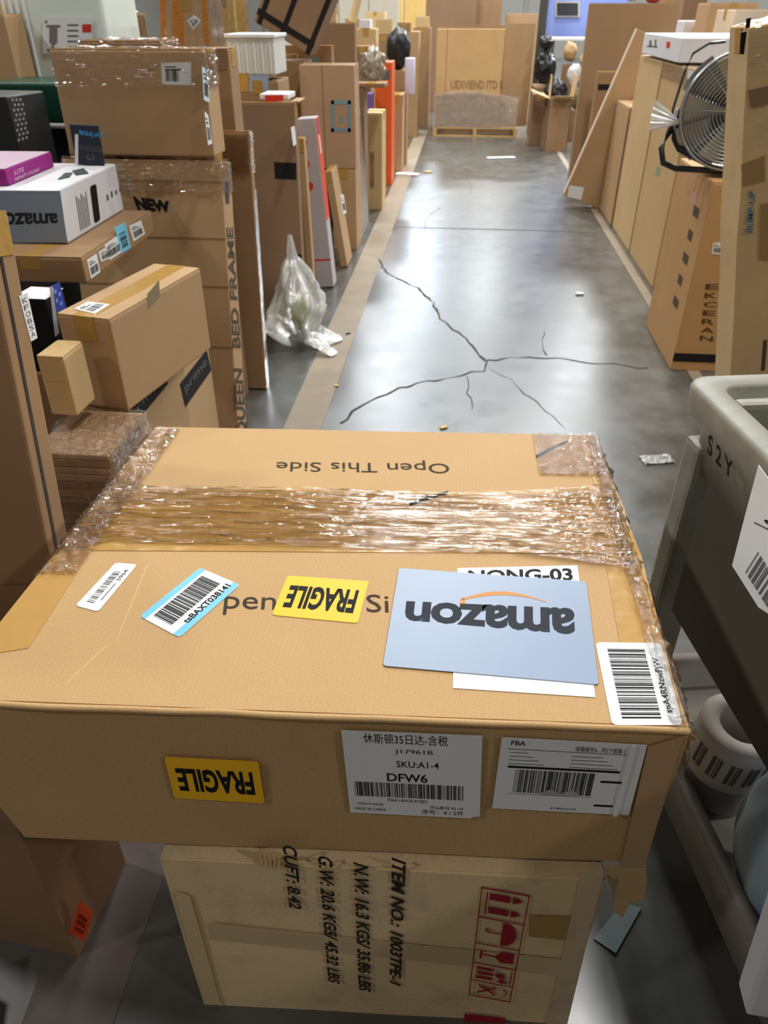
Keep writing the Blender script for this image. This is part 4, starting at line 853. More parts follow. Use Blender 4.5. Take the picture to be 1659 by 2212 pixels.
# dark wrapped carton tilted on edge at the top
dw = carton('dark banded carton tilted on one corner at the top of the pile', (-1.52, 6.14, 1.48), .44, .3, .62, rot=(0, R(28), 0), x0=0, mat=BROWN, name='carton', tape=None)
for x in (.02, .19, .40): bm = bmesh.new(); add_box(bm, x, x + .035, -.002, 0, 0, .62); fin('black_band', bm, BLACKTAPE, dw)
bm = bmesh.new(); add_box(bm, 0, .44, -.003, -.001, .05, .09); fin('black_band', bm, BLACKTAPE, dw)
carton('large brown carton holding up the dark banded carton', (-1.47, 6.12, 0), .60, .3, 1.24, mat=DARK)
blob('wrapped_parcel', 'crumpled film parcel wedged beside the dark banded carton', 'parcel', (-.80, 7.2, 1.14), (.09, .08, .12), plain('crumpled_grey', (150, 140, 126), rough=.3), amp=.5, fr=4, flat=-.12)
carton('low brown carton under the crumpled film parcel', (-1.0, 7.12, 0), .20, .2, 1.018, mat=DARK)

# ================================================================== FAR END
ROLL = plain('cream_tube', (226, 206, 160), rough=.6)
bm = bmesh.new(); tube(bm, [(0, 0, 0), (.09, 0, .30)], .035, 12); o = fin('cardboard_tube', bm, ROLL); o.location = (-1.00, 7.50, 1.463); tag(o, 'cream cardboard tube leaning on top of the large dark flat carton', 'tube')
# pallet with big box
px0 = -0.463; px1 = 0.757; PY0 = 12.15
pal = empty('wooden_pallet', ((px0 + px1) / 2, PY0, 0)); tag(pal, 'wooden pallet under the big kraft box at the far end of the aisle', 'pallet')
hw = .61
for y in (0, .25, .5, .75, 1.0): bm = bmesh.new(); add_box(bm, -hw, hw, y, y + .1, .105, .122); fin('deck_board', bm, WOOD, pal)
for y in (0, .5, 1.0): bm = bmesh.new(); add_box(bm, -hw, hw, y, y + .1, 0, .017); fin('bottom_board', bm, WOOD, pal)
for x in (-hw, -.025, hw - .05): bm = bmesh.new(); add_box(bm, x, x + .05, 0, 1.1, .017, .105); fin('stringer', bm, WOOD, pal)
gz = .124
gl = empty('pallet_box', ((px0 + px1) / 2 - 0, PY0 + .02, gz)); tag(gl, 'big kraft pallet box with film round its base, on the wooden pallet', 'box')
gh = onY(932, 62, PY0).z - gz
bm = bmesh.new(); add_box(bm, -hw + .01, .33, 0, .02, 0, gh); bevel(bm, .004, 1); fin('front_panel', bm, board('pallet_box_board', (204, 168, 118), flute='Z'), gl)
bm = bmesh.new(); add_box(bm, 0, .46, -.01, .01, 0, gh + .06, Matrix.Translation((.34, .02, 0)) @ Matrix.Rotation(R(28), 4, 'Z')); fin('side_panel', bm, KRAFT, gl)
bm = bmesh.new(); add_box(bm, -hw + .01, -hw + .03, 0.02, 1.05, 0, gh - .02); fin('side_panel', bm, KRAFT, gl)
bm = bmesh.new(); add_box(bm, -hw + .01, hw - .02, 1.03, 1.05, 0, gh + .02); fin('back_panel', bm, DARK, gl)
bm = bmesh.new(); add_box(bm, .33, hw - .02, .22, .24, 0, gh - .25); fin('inner_panel', bm, INNER, gl)
bm = bmesh.new(); add_box(bm, -.46, -.452, -.002, 0.0, .3, gh); fin('score_line', bm, BROWN, gl)
q = Quad([onY(a, b, PY0 + .018) for a, b in rq(974, 174, 1086, 192)], gl); text_part(q, 'UEXVIEND ITD II', plain('faint_stamp', (150, 118, 80)), off=.02)
def gw(u, v): return Vector((-hw - .0 + 1.20 * u, -.012 - .012 * abs(noise.noise(Vector((u * 14, v * 5, 2)))), .002 + v * .42 * (1 + .1 * math.sin(u * 4))))
sheet('stretch_film', gw, 60, 20, film('hazy_film', scale=20, bump=.8, base=.1, rough=.2, milky=.16), gl)
# open carton with flaps to the right of it
oc = empty('open_carton', (1.08, 10.95, 0)); tag(oc, 'open kraft carton with raised flaps standing right of the pallet', 'box')
for nm, d_ in (('side_panel', (-.02, .27, 0, .006, 0, .60)), ('side_panel', (-.02, -.014, 0, .36, 0, .60)), ('side_panel', (.264, .27, 0, .36, 0, .60)), ('side_panel', (-.02, .27, .354, .36, 0, .60))):
    bm = bmesh.new(); add_box(bm, *d_); fin(nm, bm, DARK, oc)
for M_, d_ in ((Matrix.Translation((-.02, 0, .6)) @ Matrix.Rotation(R(-70), 4, 'Y'), (-.005, .005, 0, .36, 0, .24)), (Matrix.Translation((0, 0, .6)) @ Matrix.Rotation(R(75), 4, 'X'), (0.02, .26, 0, .006, 0, .18)), (Matrix.Translation((.27, 0, .6)) @ Matrix.Rotation(R(4), 4, 'Y'), (0, .006, 0, .36, 0, .26)), (Matrix.Translation((-.02, 0.3, .6)), (0, .006, -.3, -.1, 0, .26))):
    bm = bmesh.new(); add_box(bm, *d_, M_); fin('flap', bm, YEL, oc)
dk = carton('dark narrow carton wedged between the pallet box and the open carton', (.96, 11.35, 0), .16, .3, .62, mat=BROWN)
# debris
def scrap(px, py, L, wd, rot, label, mat, name='cardboard_scrap', th=.012):
    p = onZ(px, py); bm = bmesh.new(); add_box(bm, -L / 2, L / 2, -wd / 2, wd / 2, 0, th); bevel(bm, th * .2, 1); o = fin(name, bm, mat); o.location = (p.x, p.y, .0025); o.rotation_euler.z = rot; tag(o, label, 'scrap'); return o
scrap(1082, 342, .36, .09, .25, 'pale strip of board lying on the aisle floor before the pallet', WHITE)
scrap(925, 373, .08, .05, .5, 'tiny yellow scrap on the floor past the orange box', BUFF)
scrap(752, 722, .03, .015, .8, 'tiny dark staple strip on the left aisle line', INK, 'staple_strip', .004)
scrap(727, 835, .02, .014, .2, 'tiny beige crumb on the floor left of the cracks', BUFF, 'crumb', .006)
scrap(958, 925, .035, .02, .6, 'small beige crumb on the floor just beyond the large carton', BUFF, 'crumb', .006)
scrap(1252, 637, .05, .03, .1, 'small white scrap on the floor near the right aisle line', WHITE)
scrap(690, 665, .09, .06, 1.1, 'crumpled pale scrap by the foot of the dark slim carton', BUFF)
def filmbit(u, v): return Vector(((u - .5) * .13, (v - .5) * .07, .004 + .016 * abs(noise.noise(Vector((u * 5, v * 5, 3))))))
o = sheet('film_scrap', filmbit, 18, 12, FILM_M, None); o.location = onZ(1418, 994); o.rotation_euler.z = .2; tag(o, 'torn piece of clear film on the floor between large carton and cart', 'scrap')
# far rows: cartons at the far end, some hundred pixels from the top edge
FR = [
 ('yellow stack carton at the back left of the aisle end', 19.0, 826, 870, -40, .2, BUFF), ('second yellow stack carton at the back of the aisle end', 19.3, 874, 922, -40, .8, BUFF),
 ('tall dark brown carton behind the big pallet box', 15.5, 922, 1035, -60, .5, BROWN), ('tall grey brown carton behind the right side of the pallet box', 15.8, 1035, 1090, -60, .5, DARK),
 ('tan carton stacked among poles behind the pallet box', 16.4, 1095, 1172, 30, .5, KRAFT), ('pale low carton in the back row left of the yellow stack', 16.0, 790, 830, 25, .5, YEL),
 ('brown carton in the back row behind the cream tube', 14.5, 745, 790, 40, .4, DARK),
]
for i, (lb_, Y, xl, xr, yt, d, mt) in enumerate(FR): fbox(lb_, Y, xl, xr, yt, z0=0, d=d, mat=mt)
GREYP = plain('light_grey_panel', (190, 186, 172), rough=.6)
o = empty('grey_panel', (-2.6, 17.5, 0)); tag(o, 'light grey ribbed metal panel at the back left', 'panel')
for k in range(8): bm = bmesh.new(); add_box(bm, -1.2 + k * .3, -.92 + k * .3, 0, .05, 0, 2.4); bevel(bm, .006, 1); fin('panel', bm, GREYP, o)
# blue machine with dark window
a = onY(1178, 80, 14.0); b = onY(1345, 80, 14.0)
bl = empty('blue_cabinet', ((a.x + b.x) / 2, 14.0, 0)); tag(bl, 'pale blue cabinet with a dark window at the far end right', 'cabinet'); hw = (b.x - a.x) / 2
BLU = plain('periwinkle_paint', (140, 158, 226), rough=.45, var=.03); bm = bmesh.new(); add_box(bm, -hw, hw, 0, .5, a.z, 2.6); bevel(bm, .01); fin('body', bm, BLU, bl)
for x in (-hw + .02, hw - .08): bm = bmesh.new(); add_box(bm, x, x + .06, .02, .08, 0, a.z); fin('leg', bm, INK, bl); bm = bmesh.new(); add_box(bm, x, x + .06, .42, .48, 0, a.z); fin('leg', bm, INK, bl)
q = Quad([onY(x, y, 14.0) for x, y in rq(1199, 3, 1252, 37)], bl); paper(q, 'window_frame', GREYP, h0=0, h1=.02); paper(q.sub(.07, .1, .93, .9), 'dark_window', plain('dark_glass', (54, 60, 66), rough=.2), h0=.018, h1=.026)
pz = onY(1170, 80, 13.6); bm = bmesh.new(); add_box(bm, -.06, .06, 0, .1, 0, 2.5); o = fin('dark_post', bm, plain('dark_steel', (60, 58, 54), rough=.5)); o.location = (pz.x, 13.7, 0); tag(o, 'dark steel post left of the pale blue cabinet', 'post')
tbz = onY(1215, 82, 12.9); tbw = empty('packing_table', (tbz.x + .28, 12.9, 0)); tag(tbw, 'packing table with white top below the pale blue cabinet', 'table')
bm = bmesh.new(); add_box(bm, -.45, .55, 0, .6, tbz.z - .03, tbz.z); fin('tabletop', bm, WHITE, tbw)
for x in (-.42, .48):
    for y in (.03, .53): bm = bmesh.new(); add_box(bm, x, x + .04, y, y + .04, 0, tbz.z - .03); fin('leg', bm, GREYINK, tbw)
BLK = plain('black_bin_bag', (26, 28, 32), rough=.3)
for i, (px_, py_, r_, l_) in enumerate((((1178), 148, (.13, .12, .17), 'upper black plastic bag in the pile right of the pallet box'), (1198, 205, (.15, .12, .17), 'lower black plastic bag with red scrap behind the open carton'), (1180, 92, (.085, .09, .08), 'topmost small black bag beside the pallet box'))):
    c = onY(px_, py_, 12.3 - .35 * (i == 1)); blob('plastic_bag', l_, 'bag', c, r_, BLK, amp=.3, fr=3, seed=i * 3)
carton('hidden brown carton beneath the black bags', (1.12, 12.1, 0), .36, .6, .645, mat=BROWN)['label'] = 'brown carton beneath the black bags right of the pallet box'
for i, (px_, py_, mt, l_) in enumerate(((1232, 112, 'kraft', 'crumpled brown paper lump in the pile below the white table'), (1240, 160, 'white', 'crumpled white film lump in the pile below the white table'), (1244, 212, 'olive', 'olive cloth lump low in the pile below the white table'), (1268, 130, 'tan', 'tan paper lump right side of the pile by the table'))):
    c = onY(px_, py_, 11.95 if mt in ('olive', 'white') else 12.6)
    if mt in ('olive', 'kraft', 'tan'): carton(['mid brown', 'low brown', 'narrow brown', 'small brown'][i] + ' carton holding up the ' + l_.split(' in ')[0].split(' low ')[0].split(' right ')[0], (c.x, c.y - .07, 0), .17, .14, c.z - .15, mat=BROWN, tape=None)
    blob('crumpled_lump', l_, 'bundle', c, (.085, .07, .11), {'kraft': KRAFT, 'white': FILM_M, 'olive': plain('olive_cloth', (110, 104, 70)), 'tan': YEL}[mt], amp=.3, fr=4, seed=i + 20, sub=3)
# bent white tube rack on the right floor
bm = bmesh.new(); tube(bm, [(0, 0, 0), (.03, 0, .45), (.06, 0, .50), (.22, 0, .52), (.24, 0, .5), (.2, .3, 0)], .014, 8); rk = fin('bent_tube', bm, WHITE); rk.location = onZ(1232, 368) + Vector((0, 0, .014)); tag(rk, 'bent white metal tube standing at the foot of the leaning carton', 'tube')

# ================================================================== RIGHT SIDE
ra = carton('very tall rounded top carton leaning at the back of the right row', onY(1265, 300, 8.6) * 1.0, .82, .10, 1.60, rot=(R(-3), 0, 0), x0=0, mat=DARK, name='tall_carton'); ra.location.z = 0; ra.location.x = onY(1272, 50, 8.6).x + .0; h_ = onY(1272, 30, 8.6).z; ra.scale = (1, 1, 1)
for ch in ra.children: pass
rb = pbox('long flat carton leaning steeply, white tape down its narrow side', 7.50, (1218, 440), (1300, 452), (1372, 95), .10, z0=0.0, mat=KRAFT, name='leaning_carton', tape=None)
x0, w_, d_, h_ = rb['x0'], rb['w'], rb['d'], rb['h']
bm = bmesh.new(); add_box(bm, x0 - .002, x0, .03, .07, .02, h_); fin('white_tape', bm, plain('white_packing_tape', (216, 212, 204), rough=.3), rb)
patch(fq(rb, 'front', [(1230, 400), (1262, 405), (1255, 432), (1225, 425)]), 'pale_label', WHITE)
rc_ = fbox('small framed carton in front of the very tall carton', 8.3, 1292, 1335, 155, z0=0, d=.12, mat=DARK); patch(fq(rc_, 'front', [(1292, 182), (1318, 182), (1318, 195), (1292, 195)]), 'black_tape', BLACKTAPE)
carton('narrow light carton standing left of the very tall carton', (1.50, 8.95, 0), .06, .3, 1.10, mat=YEL, name='narrow_carton')
rd = carton('short tan carton in the right row beyond the taller tan cartons', (1.30, 6.86, 0), .42, .62, .90, x0=0, mat=KRAFT)
re_ = carton('far one of two tall tan cartons in the right row', (1.31, 6.02, 0), .40, .80, 1.26, x0=0, mat=YEL)
rf = carton('near one of two tall tan cartons in the right row', (1.31, 5.12, 0), .40, .86, 1.26, x0=0, mat=WORN); wrapfilm(rf, 44, (.93, 1), .01, sides=('left', 'front'))
patch(fq(rf, 'left', [(1418, 360), (1428, 360), (1424, 380), (1415, 378)]), 'green_mark', plain('pale_green_mark', (140, 150, 120)))
wp = carton('long white product box with tool picture on the tall tan cartons', (1.29, 5.5, 1.275), .62, 1.2, .13, x0=0, mat=WBOX, name='product_box', flaps=False, tape=None)
q = fq(wp, 'left', [(1388, 78), (1462, 82), (1460, 116), (1386, 106)])
q = fq(wp, 'front', [(1400, 78), (1430, 78), (1430, 110), (1400, 110)])
q = fq(wp, 'left', [(1392, 82), (1455, 84), (1452, 110), (1392, 104)]); bm = bmesh.new()
rect(bm, q, .1, .15, .5, .3, .001); rect(bm, q, .2, .2, .28, .8, .001); rect(bm, q, .4, .3, .46, .9, .001); ink('printed_text', bm, GREYINK, wp); bm = bmesh.new(); rect(bm, q, .8, .2, .92, .75, .001); ink('red_mark', bm, RED, wp)
# film covered carton behind the fan
rg = carton('film covered tall carton directly behind the metal fan', (1.62, 4.62, 0), .55, .45, 1.22, x0=-.12, mat=KRAFT); wrapfilm(rg, 51, (.75, 1), .03, sides=('front', 'left')); 
patch(fq(rg, 'front', [(1486, 152), (1502, 154), (1500, 174), (1484, 170)]), 'white_sticker', WHITE)
# near upright carton with stacked letters
rh = carton('upright kraft carton with faded letters under the metal fan', (1.13, 3.72, 0), .50, .66, .905, x0=0, mat=board('ekc_board', (184, 144, 96), var=.14), name='upright_carton')
q = fq(rh, 'front', [(1512, 735), (1528, 612), (1556, 612), (1548, 738)])
bm = bmesh.new()
q = fq(rh, 'front', [(1508, 612), (1555, 612), (1548, 742), (1500, 738)])
for k, ch in enumerate('EKCERAN'): 
    put_text(bm, q, ch, (.35 - .02 * k, .90 - k * .145, .95 - .02 * k, .99 - k * .145), h=.0012, off=.02)
ink('printed_text', bm, plain('dark_umber_stamp', (80, 56, 34), rough=.8), rh)
x0, w_, d_, h_ = rh['x0'], rh['w'], rh['d'], rh['h']
bm = bmesh.new(); add_box(bm, 0.0, w_ * .75, -.0015, 0, .05, .095); fin('black_tape', bm, BLACKTAPE, rh)
ship_label(fq(rh, 'front', [(1540, 525), (1560, 523), (1560, 550), (1537, 548)]), 4); patch(fq(rh, 'left', [(1496, 415), (1508, 413), (1503, 442), (1494, 438)]), 'pink_mark', plain('pink_ink', (206, 150, 150)))
bm = bmesh.new()
for k in range(5):
    zz = .28 + k * .11; add_box(bm, -.0012, 0, .12 + .02 * (k % 2), .22, zz, zz + .045)
fin('faded_print', bm, FADED, rh)
# drum fan
FC = onY(1590, 240, 3.92); FR_ = .235
fan = empty('drum_fan', FC); fan.rotation_euler = (R(-4), 0, R(-12)); tag(fan, 'round silver metal floor fan with black tube stand', 'fan')
STEEL = plain('galvanised_steel', (170, 174, 178), rough=.3, metal=.9, var=.1)
RX = Matrix.Rotation(R(90), 4, 'X')
bm = bmesh.new(); lathe(bm, [(FR_, -.10), (FR_ + .006, -.08), (FR_ + .006, .09), (FR_, .10), (FR_ - .008, .09), (FR_ - .008, -.09)], 56, RX); fin('drum', bm, STEEL, fan, True)
bm = bmesh.new(); lathe(bm, [(0.0, -.05), (.11, -.052), (.19, -.06), (FR_ - .012, -.05)], 48, RX); fin('back_disc', bm, plain('brushed_fan_disc', (150, 154, 158), rough=.28, metal=.85, var=.1), fan, True)
for k in range(14):
    rr = FR_ * (k + 2) / 16; bm = bmesh.new(); tube(bm, [(rr * math.cos(a), -.098 - .012 * (1 - (rr / FR_) ** 2), rr * math.sin(a)) for a in [i * 2 * math.pi / 48 for i in range(48)]], .0022, 5, True); fin('guard_ring', bm, STEEL, fan)
for k in range(8): a = k * math.pi / 4; bm = bmesh.new(); tube(bm, [(.03 * math.cos(a), -.112, .03 * math.sin(a)), (FR_ * math.cos(a), -.1, FR_ * math.sin(a))], .003, 5); fin('guard_spoke', bm, STEEL, fan)
for k in range(5):
    a = k * 2 * math.pi / 5; bm = bmesh.new(); pts = []
    for i in range(7):
        for j in range(5):
            r_ = .05 + (.26 - .05) * i / 6; t_ = a + (j / 4 - .5) * .8 * (1 - .2 * i / 6); bm.verts.new((r_ * math.cos(t_), -.02 + (j / 4 - .5) * .07, r_ * math.sin(t_)))
    bm.verts.ensure_lookup_table()
    for i in range(6):
        for j in range(4): bm.faces.new([bm.verts[i * 5 + j], bm.verts[(i + 1) * 5 + j], bm.verts[(i + 1) * 5 + j + 1], bm.verts[i * 5 + j + 1]])
    fin('blade', bm, STEEL, fan, True)
bm = bmesh.new(); lathe(bm, [(0, .118), (.03, .116), (.034, .10), (.034, .05)], 20, RX); fin('hub', bm, WHITE, fan, True)
BT = plain('black_tube_paint', (26, 32, 32), rough=.35)
zb = .911 - FC.z + .016
bm = bmesh.new(); tube(bm, [(-.24, .02, 0), (-.27, .0, -.10), (-.29, -.02, zb + .08), (-.27, -.04, zb + .02), (-.21, -.05, zb), (.21, -.05, zb), (.27, -.04, zb + .02), (.29, -.02, zb + .08), (.24, .02, 0)], .014, 10); fin('stand_tube', bm, BT, fan, True)
bm = bmesh.new(); tube(bm, [(-.245, .0, -.06), (-.24, .0, -.12), (-.21, -.02, zb + .08), (-.15, -.03, zb + .055), (-.06, -.05, zb + .02)], .014, 10); fin('stand_brace', bm, BT, fan, True)
bm = bmesh.new(); tube(bm, [(-.27, .0, zb + .2), (-.27, .03, .0), (-.25, .03, .15), (-.23, .05, .22), (-.17, .08, .26), (-.10, .15, .27)], .006, 8); fin('power_cord', bm, BT, fan, True)
def bow(u, v): return Vector((-.24 - .12 * u, -.06, -.05 + (v - .5) * (.02 + .10 * u) * (1 + .2 * math.sin(v * 20)) + .02 * u)) + Vector((0, .02 * math.sin(v * 22), 0))
sheet('film_knot', bow, 12, 24, FILM_M, fan)
# big worn carton in the right foreground
pT = onY(1588, 46, 2.95); pB = onY(1552, 800, 2.95)
rr_ = pbox('big worn tan carton at right with torn patches and blue lettering', 2.75, (1578, 800), (1930, 800), (1618, 50), .20, z0=0.0, mat=board('big_right_board', (214, 184, 138), stain=.3, tint=(150, 126, 92)), name='big_carton', dent=.006)
BR = rr_
for px, nm, mt in (([(1616, 195), (1659, 185), (1659, 225), (1622, 232)], 'torn_patch', BROWN), ([(1600, 355), (1650, 335), (1652, 390), (1604, 400)], 'old_tape', plain('dull_brown_tape', (160, 128, 80))), ([(1600, 70), (1612, 68), (1606, 118), (1597, 116)], 'black_mark', INK), ([(1612, 40), (1622, 38), (1618, 60), (1610, 62)], 'black_mark', INK), ([(1643, 440), (1690, 430), (1690, 560), (1640, 560)], 'old_tape', plain('dull_brown_tape', (160, 128, 80)))):
    paper(fq(rr_, 'front', px), nm, mt, h0=0, h1=.006)
q = fq(rr_, 'front', [(1610, 502), (1617, 412), (1630, 412), (1624, 502)]); text_part(q, 'BUMP-UP', BLUEINK, h=.007, off=.02)
wrapfilm(rr_, 61, (.93, 1), .012, sides=('front',))
rs = carton('kraft carton at the right edge with dark writing, behind the cart', (1.30, 2.30, 0), .4, .22, .62, rot=(0, 0, R(10)), x0=0, mat=YEL); q = fq(rs, 'front', [(1650, 800), (1645, 745), (1700, 745), (1700, 800)])
patch(fq(rs, 'front', [(1648, 735), (1657, 733), (1652, 800), (1643, 802)]), 'dark_writing', FADED)
# top right background
TR = [('orange tan carton standing tall behind the very tall carton', 11.05, 1425, 1478, -30, .4, KRAFT), ('brown carton in the back row behind the white product box', 10.55, 1484, 1535, -30, .4, BROWN), ('pale beige carton behind the rolled film at top right', 7.6, 1535, 1640, 6, .4, KRAFT), ('large pale box cut off by the top right corner', 6.78, 1590, 1900, 20, .5, plain('pale_beige_board', (214, 196, 170)))]
for i, (lb_, Y, xl, xr, yt, d, mt) in enumerate(TR): fbox(lb_, Y, xl, xr, yt, z0=0, d=d, mat=mt)
fbox('white flat parcel lying behind the long white product box', 8.15, 1480, 1545, 45, z0=0, d=.3, mat=WBOX, name='parcel', flaps=False, tape=None)
bm = bmesh.new(); tube(bm, [(0, 0, 0), (.05, 0, .12), (.12, 0, .24)], [.03, .045, .05], 12)
for v in bm.verts: v.co += noise.noise_vector(v.co * 30) * .012
o = fin('film_roll', bm, FILM_M, None, True); o.location = (1.98, 6.05, 1.425); tag(o, 'twisted roll of clear film standing on the long white product box', 'roll')
for i, (px_, py_, l_, mt) in enumerate(((1325, 12, 'clear film bundle on top of the very tall rounded carton', FILM_M), (1362, 14, 'dark crumpled bag on top of the very tall rounded carton', BLK), (1400, 20, 'red cloth scrap on top of the very tall rounded carton', plain('dull_red_cloth', (170, 60, 60))))):
    c = onY(px_, py_, 8.8); blob('crumpled_bundle', l_, 'bundle', c + Vector((.03 * i - .03, 0, .10)), (.075, .05, .05), mt, amp=.25, fr=4, seed=i + 40, sub=3)

# ================================================================== UTILITY CART
CARTM = plain('grey_cart_plastic', (140, 138, 126), rough=.5, var=.35, scale=16, bump=.1, bscale=40)
cz = .98
cart = empty('utility_cart', (.585, 1.80, 0), (0, 0, 0)); tag(cart, 'grey plastic utility cart at the right edge with tray rim', 'cart')
P0 = onZ(1482, 812, cz); P1 = onZ(1659, 985, cz); ang = math.atan2(-(P1.x - P0.x), -(P1.y - P0.y)); cart.location = (P0.x, P0.y, 0); cart.rotation_euler.z = -math.atan2(P1.x - P0.x, -(P1.y - P0.y)) * -1
# local frame: x to the right, -y towards the viewer; tray 0.62 wide, 1.2 long
CW, CL = .62, 1.20
def rring(bm, o, i_, z0, z1):
    """rectangular rim between outer rect o and inner rect i_ (x0,x1,y0,y1)"""
    for d_ in ((o[0], i_[0], o[2], o[3]), (i_[1], o[1], o[2], o[3]), (i_[0], i_[1], o[2], i_[2]), (i_[0], i_[1], i_[3], o[3])): add_box(bm, *d_, z0, z1)
def crect(bm, x0, x1, y0, y1, z0, z1, r=.05, flare=0.0):
    pts = []
    for cx_, cy_, a0 in ((x1 - r, y0 + r, -90), (x1 - r, y1 - r, 0), (x0 + r, y1 - r, 90), (x0 + r, y0 + r, 180)):
        for k in range(6): a = R(a0 + 18 * k); pts.append((cx_ + r * math.cos(a), cy_ + r * math.sin(a)))
    return pts
def loft(bm, loops, cap_bot=False, cap_top=False):
    rg = [[bm.verts.new(p) for p in L] for L in loops]; n = len(rg[0])
    for A, B in zip(rg, rg[1:]):
        for k in range(n): bm.faces.new((A[k], A[(k + 1) % n], B[(k + 1) % n], B[k]))
    if cap_bot: bm.faces.new(rg[0][::-1])
    if cap_top: bm.faces.new(rg[-1])
def rr3(e, z, r): return [(x, y, z) for x, y in crect(None, -e, CW + e, -CL - e, e, 0, 0, r)]
bm = bmesh.new()
loft(bm, [rr3(-.045, cz - .165, .03), rr3(-.03, cz - .165, .04), rr3(-.022, cz - .08, .05), rr3(0.0, cz - .055, .05), rr3(0.004, cz - .01, .045), rr3(0.0, cz - .002, .042), rr3(-.006, cz, .04), rr3(-.042, cz, .035), rr3(-.048, cz - .006, .03), rr3(-.056, cz - .11, .03), ], cap_bot=False, cap_top=True)
fin('top_tray', bm, CARTM, cart, True)
bm = bmesh.new(); add_box(bm, .05, CW - .05, -.12, -.09, cz - .11, cz - .004); bevel(bm, .01, 2); fin('tray_divider', bm, CARTM, cart)
for x in (.015, CW - .075):
    for y in (-.085, -CL + .025):
        bm = bmesh.new(); add_box(bm, x, x + .075, y, y + .06, .22, cz - .11); bevel(bm, .012, 2)
        fin('corner_post', bm, CARTM, cart)
bm = bmesh.new()
def r3(e, z, r): return [(x, y, z) for x, y in crect(None, -e, CW + e, -CL - e, e, 0, 0, r)]
loft(bm, [r3(-.03, .12, .04), r3(-.005, .14, .05), r3(0.0, .245, .055), r3(-.012, .25, .05), r3(-.03, .245, .04), r3(-.035, .16, .03)], cap_bot=True, cap_top=True)
fin('bottom_tray', bm, plain('dim_grey_plastic', (112, 106, 100), rough=.6), cart, True)
for x in (.06, CW - .06):
    for y in (-.08, -CL + .08):
        bm = bmesh.new(); lathe(bm, [(0, -.018), (.055, -.018), (.06, -.01), (.06, .01), (.055, .018), (0, .018)], 20, Matrix.Translation((x, y, .06)) @ Matrix.Rotation(R(90), 4, 'Y')); w_ = fin('wheel', bm, INK, cart, True)
        bm = bmesh.new(); add_box(bm, x - .03, x + .03, y - .02, y + .02, .06, .125); fin('caster_fork', bm, GREYINK, w_)
# dark panel leaning behind the post
bm = bmesh.new(); add_box(bm, .03, .045, -.60, -.12, .50, cz - .12); 
fin('side_panel', bm, plain('dark_side_panel', (76, 72, 60), rough=.7), cart)
# smudges and letters on the rim
Mc = mat_of(cart)
cpl = Mc @ Vector((-.002, -.4, cz - .1)); cnn = Mc.to_3x3() @ Vector((-1, 0, .15))
q = Quad([onplane(x, y, cpl, cnn) for x, y in [(1545, 930), (1600, 1000), (1600, 1050), (1540, 985)]], cart)
bm = bmesh.new(); put_text(bm, q, 'S 2 Y', (0, .1, .95, .9), h=.012, off=.03); ink('marker_writing', bm, INK, cart)
# white sheet hanging over the rim
sh = empty('paper_sheet', Mc @ Vector((-.012, -.42, cz))); sh.rotation_euler.z = cart.rotation_euler.z; tag(sh, 'white label sheet with barcode hanging over the cart rim', 'paper')
spn = Mc.to_3x3() @ Vector((-1, -.0, .25)); spp = sh.location.copy()
sp = [(1640, 1005), (1680, 1060), (1690, 1345), (1640, 1312), (1583, 1222), (1612, 1110)]
S3 = [onplane(x, y, spp, spn) for x, y in sp]; inv = mat_of(sh).inverted(); bm = bmesh.new()
nS = spn.normalized(); a = [bm.verts.new(inv @ p) for p in S3]; b = [bm.verts.new(inv @ (p + nS * .0015)) for p in S3]
bm.faces.new(a); bm.faces.new(b[::-1])
for i in range(len(a)): bm.faces.new((a[i], a[(i + 1) % len(a)], b[(i + 1) % len(a)], b[i]))
fin('sheet', bm, WHITE, sh)
q = Quad([onplane(x, y, spp, spn) for x, y in [(1612, 1235), (1640, 1190), (1700, 1290), (1672, 1330)]], sh); bm = bmesh.new(); put_bars(bm, q, (0, 0, 1, 1), 12, h=.003, seed=2, vertical=False); ink('barcode', bm, GREYINK, sh)
q = Quad([onplane(x, y, spp, spn) for x, y in [(1632, 1130), (1640, 1090), (1700, 1120), (1692, 1160)]], sh); bm = bmesh.new(); put_text(bm, q, 'Lo', (0, 0, .5, 1), h=.003); ink('printed_text', bm, INK, sh)
# things on the lower tray
def on_tray(x, y, z=0.0): return Mc @ Vector((x, y, .162 + z))
bm = bmesh.new(); lathe(bm, [(.044, 0), (.076, 0), (.078, .004), (.078, .122), (.076, .125), (.044, .125), (.042, .12), (.042, .004), (.044, 0)], 40); o = fin('label_roll', bm, plain('label_roll_paper', (206, 198, 192), rough=.6, var=.06), None, True)
o.location = onZ(1592, 1560, .38) + Vector((0, 0, -.12)); o.rotation_euler = (R(5), R(2), .3); tag(o, 'big roll of printed white labels on the lower cart tray', 'roll')
PR = o
bm = bmesh.new()
for k in range(7):
    a0 = R(180 + k * 26); w_ = R(16)
    for (z0_, z1_, da0, da1) in ((.03, .09, 0, .35), (.03, .09, .5, .62), (.03, .09, .7, .95)):
        A = a0 + w_ * da0; B = a0 + w_ * da1; r_ = .0786
        bm.faces.new([bm.verts.new((r_ * math.cos(t), r_ * math.sin(t), z)) for t, z in ((A, z0_), (B, z0_), (B, z1_), (A, z1_))])
fin('printed_label', bm, GREYINK, PR)
bm = bmesh.new(); lathe(bm, [(.048, 0), (.066, 0), (.068, .004), (.068, .082), (.066, .086), (.048, .086), (.048, 0)], 32); o = fin('label_roll', bm, plain('dim_label_roll', (150, 146, 144), rough=.6), None, True); o.location = onZ(1602, 1560, .38) * 1.0; o.location.z = .168; tag(o, 'lower roll of labels beneath the big roll on the cart tray', 'roll')
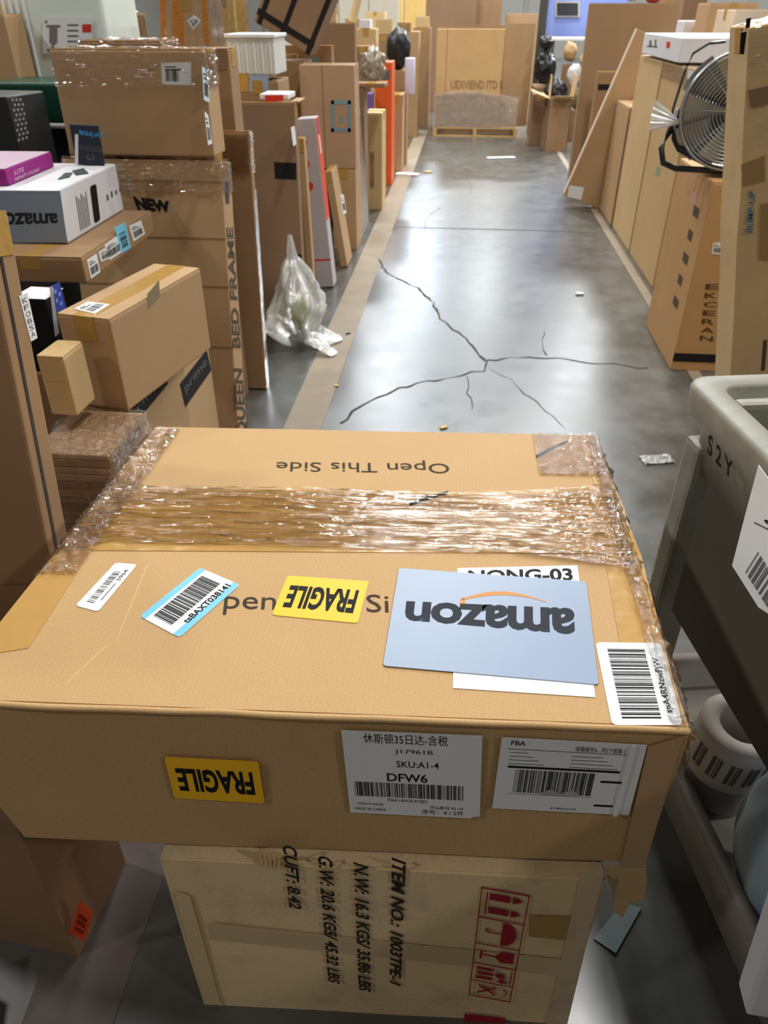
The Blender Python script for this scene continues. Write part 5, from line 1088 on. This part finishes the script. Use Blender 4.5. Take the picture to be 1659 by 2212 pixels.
bm = bmesh.new(); lathe(bm, [(.038, 0), (.055, 0), (.055, .05), (.038, .05), (.038, 0)], 28); o = fin('tape_roll', bm, plain('smoky_clear_tape', (120, 116, 100), rough=.2), None, True); o.location = on_tray(.125, -.225, .003); tag(o, 'small clear tape roll beside the label rolls on the cart tray', 'roll')
bm = bmesh.new(); tube(bm, [(0, 0, .01), (.05, -.06, .03), (.10, -.1, .01), (.15, -.09, .0)], .014, 8); o = fin('magenta_cable', bm, plain('magenta_plastic', (130, 30, 80), rough=.4), None, True); o.location = on_tray(.13, -.66, .012); tag(o, 'magenta strap curled beneath the label rolls on the tray', 'strap')
def bagp(u, v):
    a = u * 2 * math.pi; t = v * math.pi; n = 1 + .14 * noise.noise(Vector((math.cos(a) * 2 * math.sin(t), math.sin(a) * 2, v * 4))) + .07 * math.sin(a * 3 + v * 7)
    return Vector((.095 * n * math.cos(a) * math.sin(t) ** .6, .12 * n * math.sin(a) * math.sin(t) ** .6, .165 - .165 * math.cos(t) * 1.0))
o = sheet('cloth_bag', bagp, 60, 40, plain('pale_blue_fabric', (150, 172, 188), rough=.6, var=.06), None); o.location = onZ(1712, 1850, .30); o.location.z = .168; tag(o, 'pale blue soft bag on the near end of the cart tray', 'bag')
# white carton at the near end
wk = carton('bright white box at the bottom right corner of the picture', (.505, .560, 0.268), .42, .05, .42, rot=(R(-8), R(-2), R(-4)), x0=0, mat=plain('bright_white_board', (226, 228, 236), rough=.5, var=.02), name='white_box', flaps=False, tape=None)
# strip of grey tape on the floor
A_ = [onZ(x, y, .004) for x, y in ((1338, 1958), (1378, 1948), (1332, 2058), (1284, 2030))]
bm = bmesh.new(); q = Quad([onZ(1345, 1950, .003), onZ(1385, 1962, .003), onZ(1330, 2060, .003), onZ(1282, 2028, .003)], None); q.slab(bm, rpts(), 0, .002)
o = fin('tape_strip', bm, plain('grey_green_tape', (118, 134, 138), rough=.4)); tag(o, 'strip of grey green tape stuck on the dark floor beside the lower carton', 'tape')
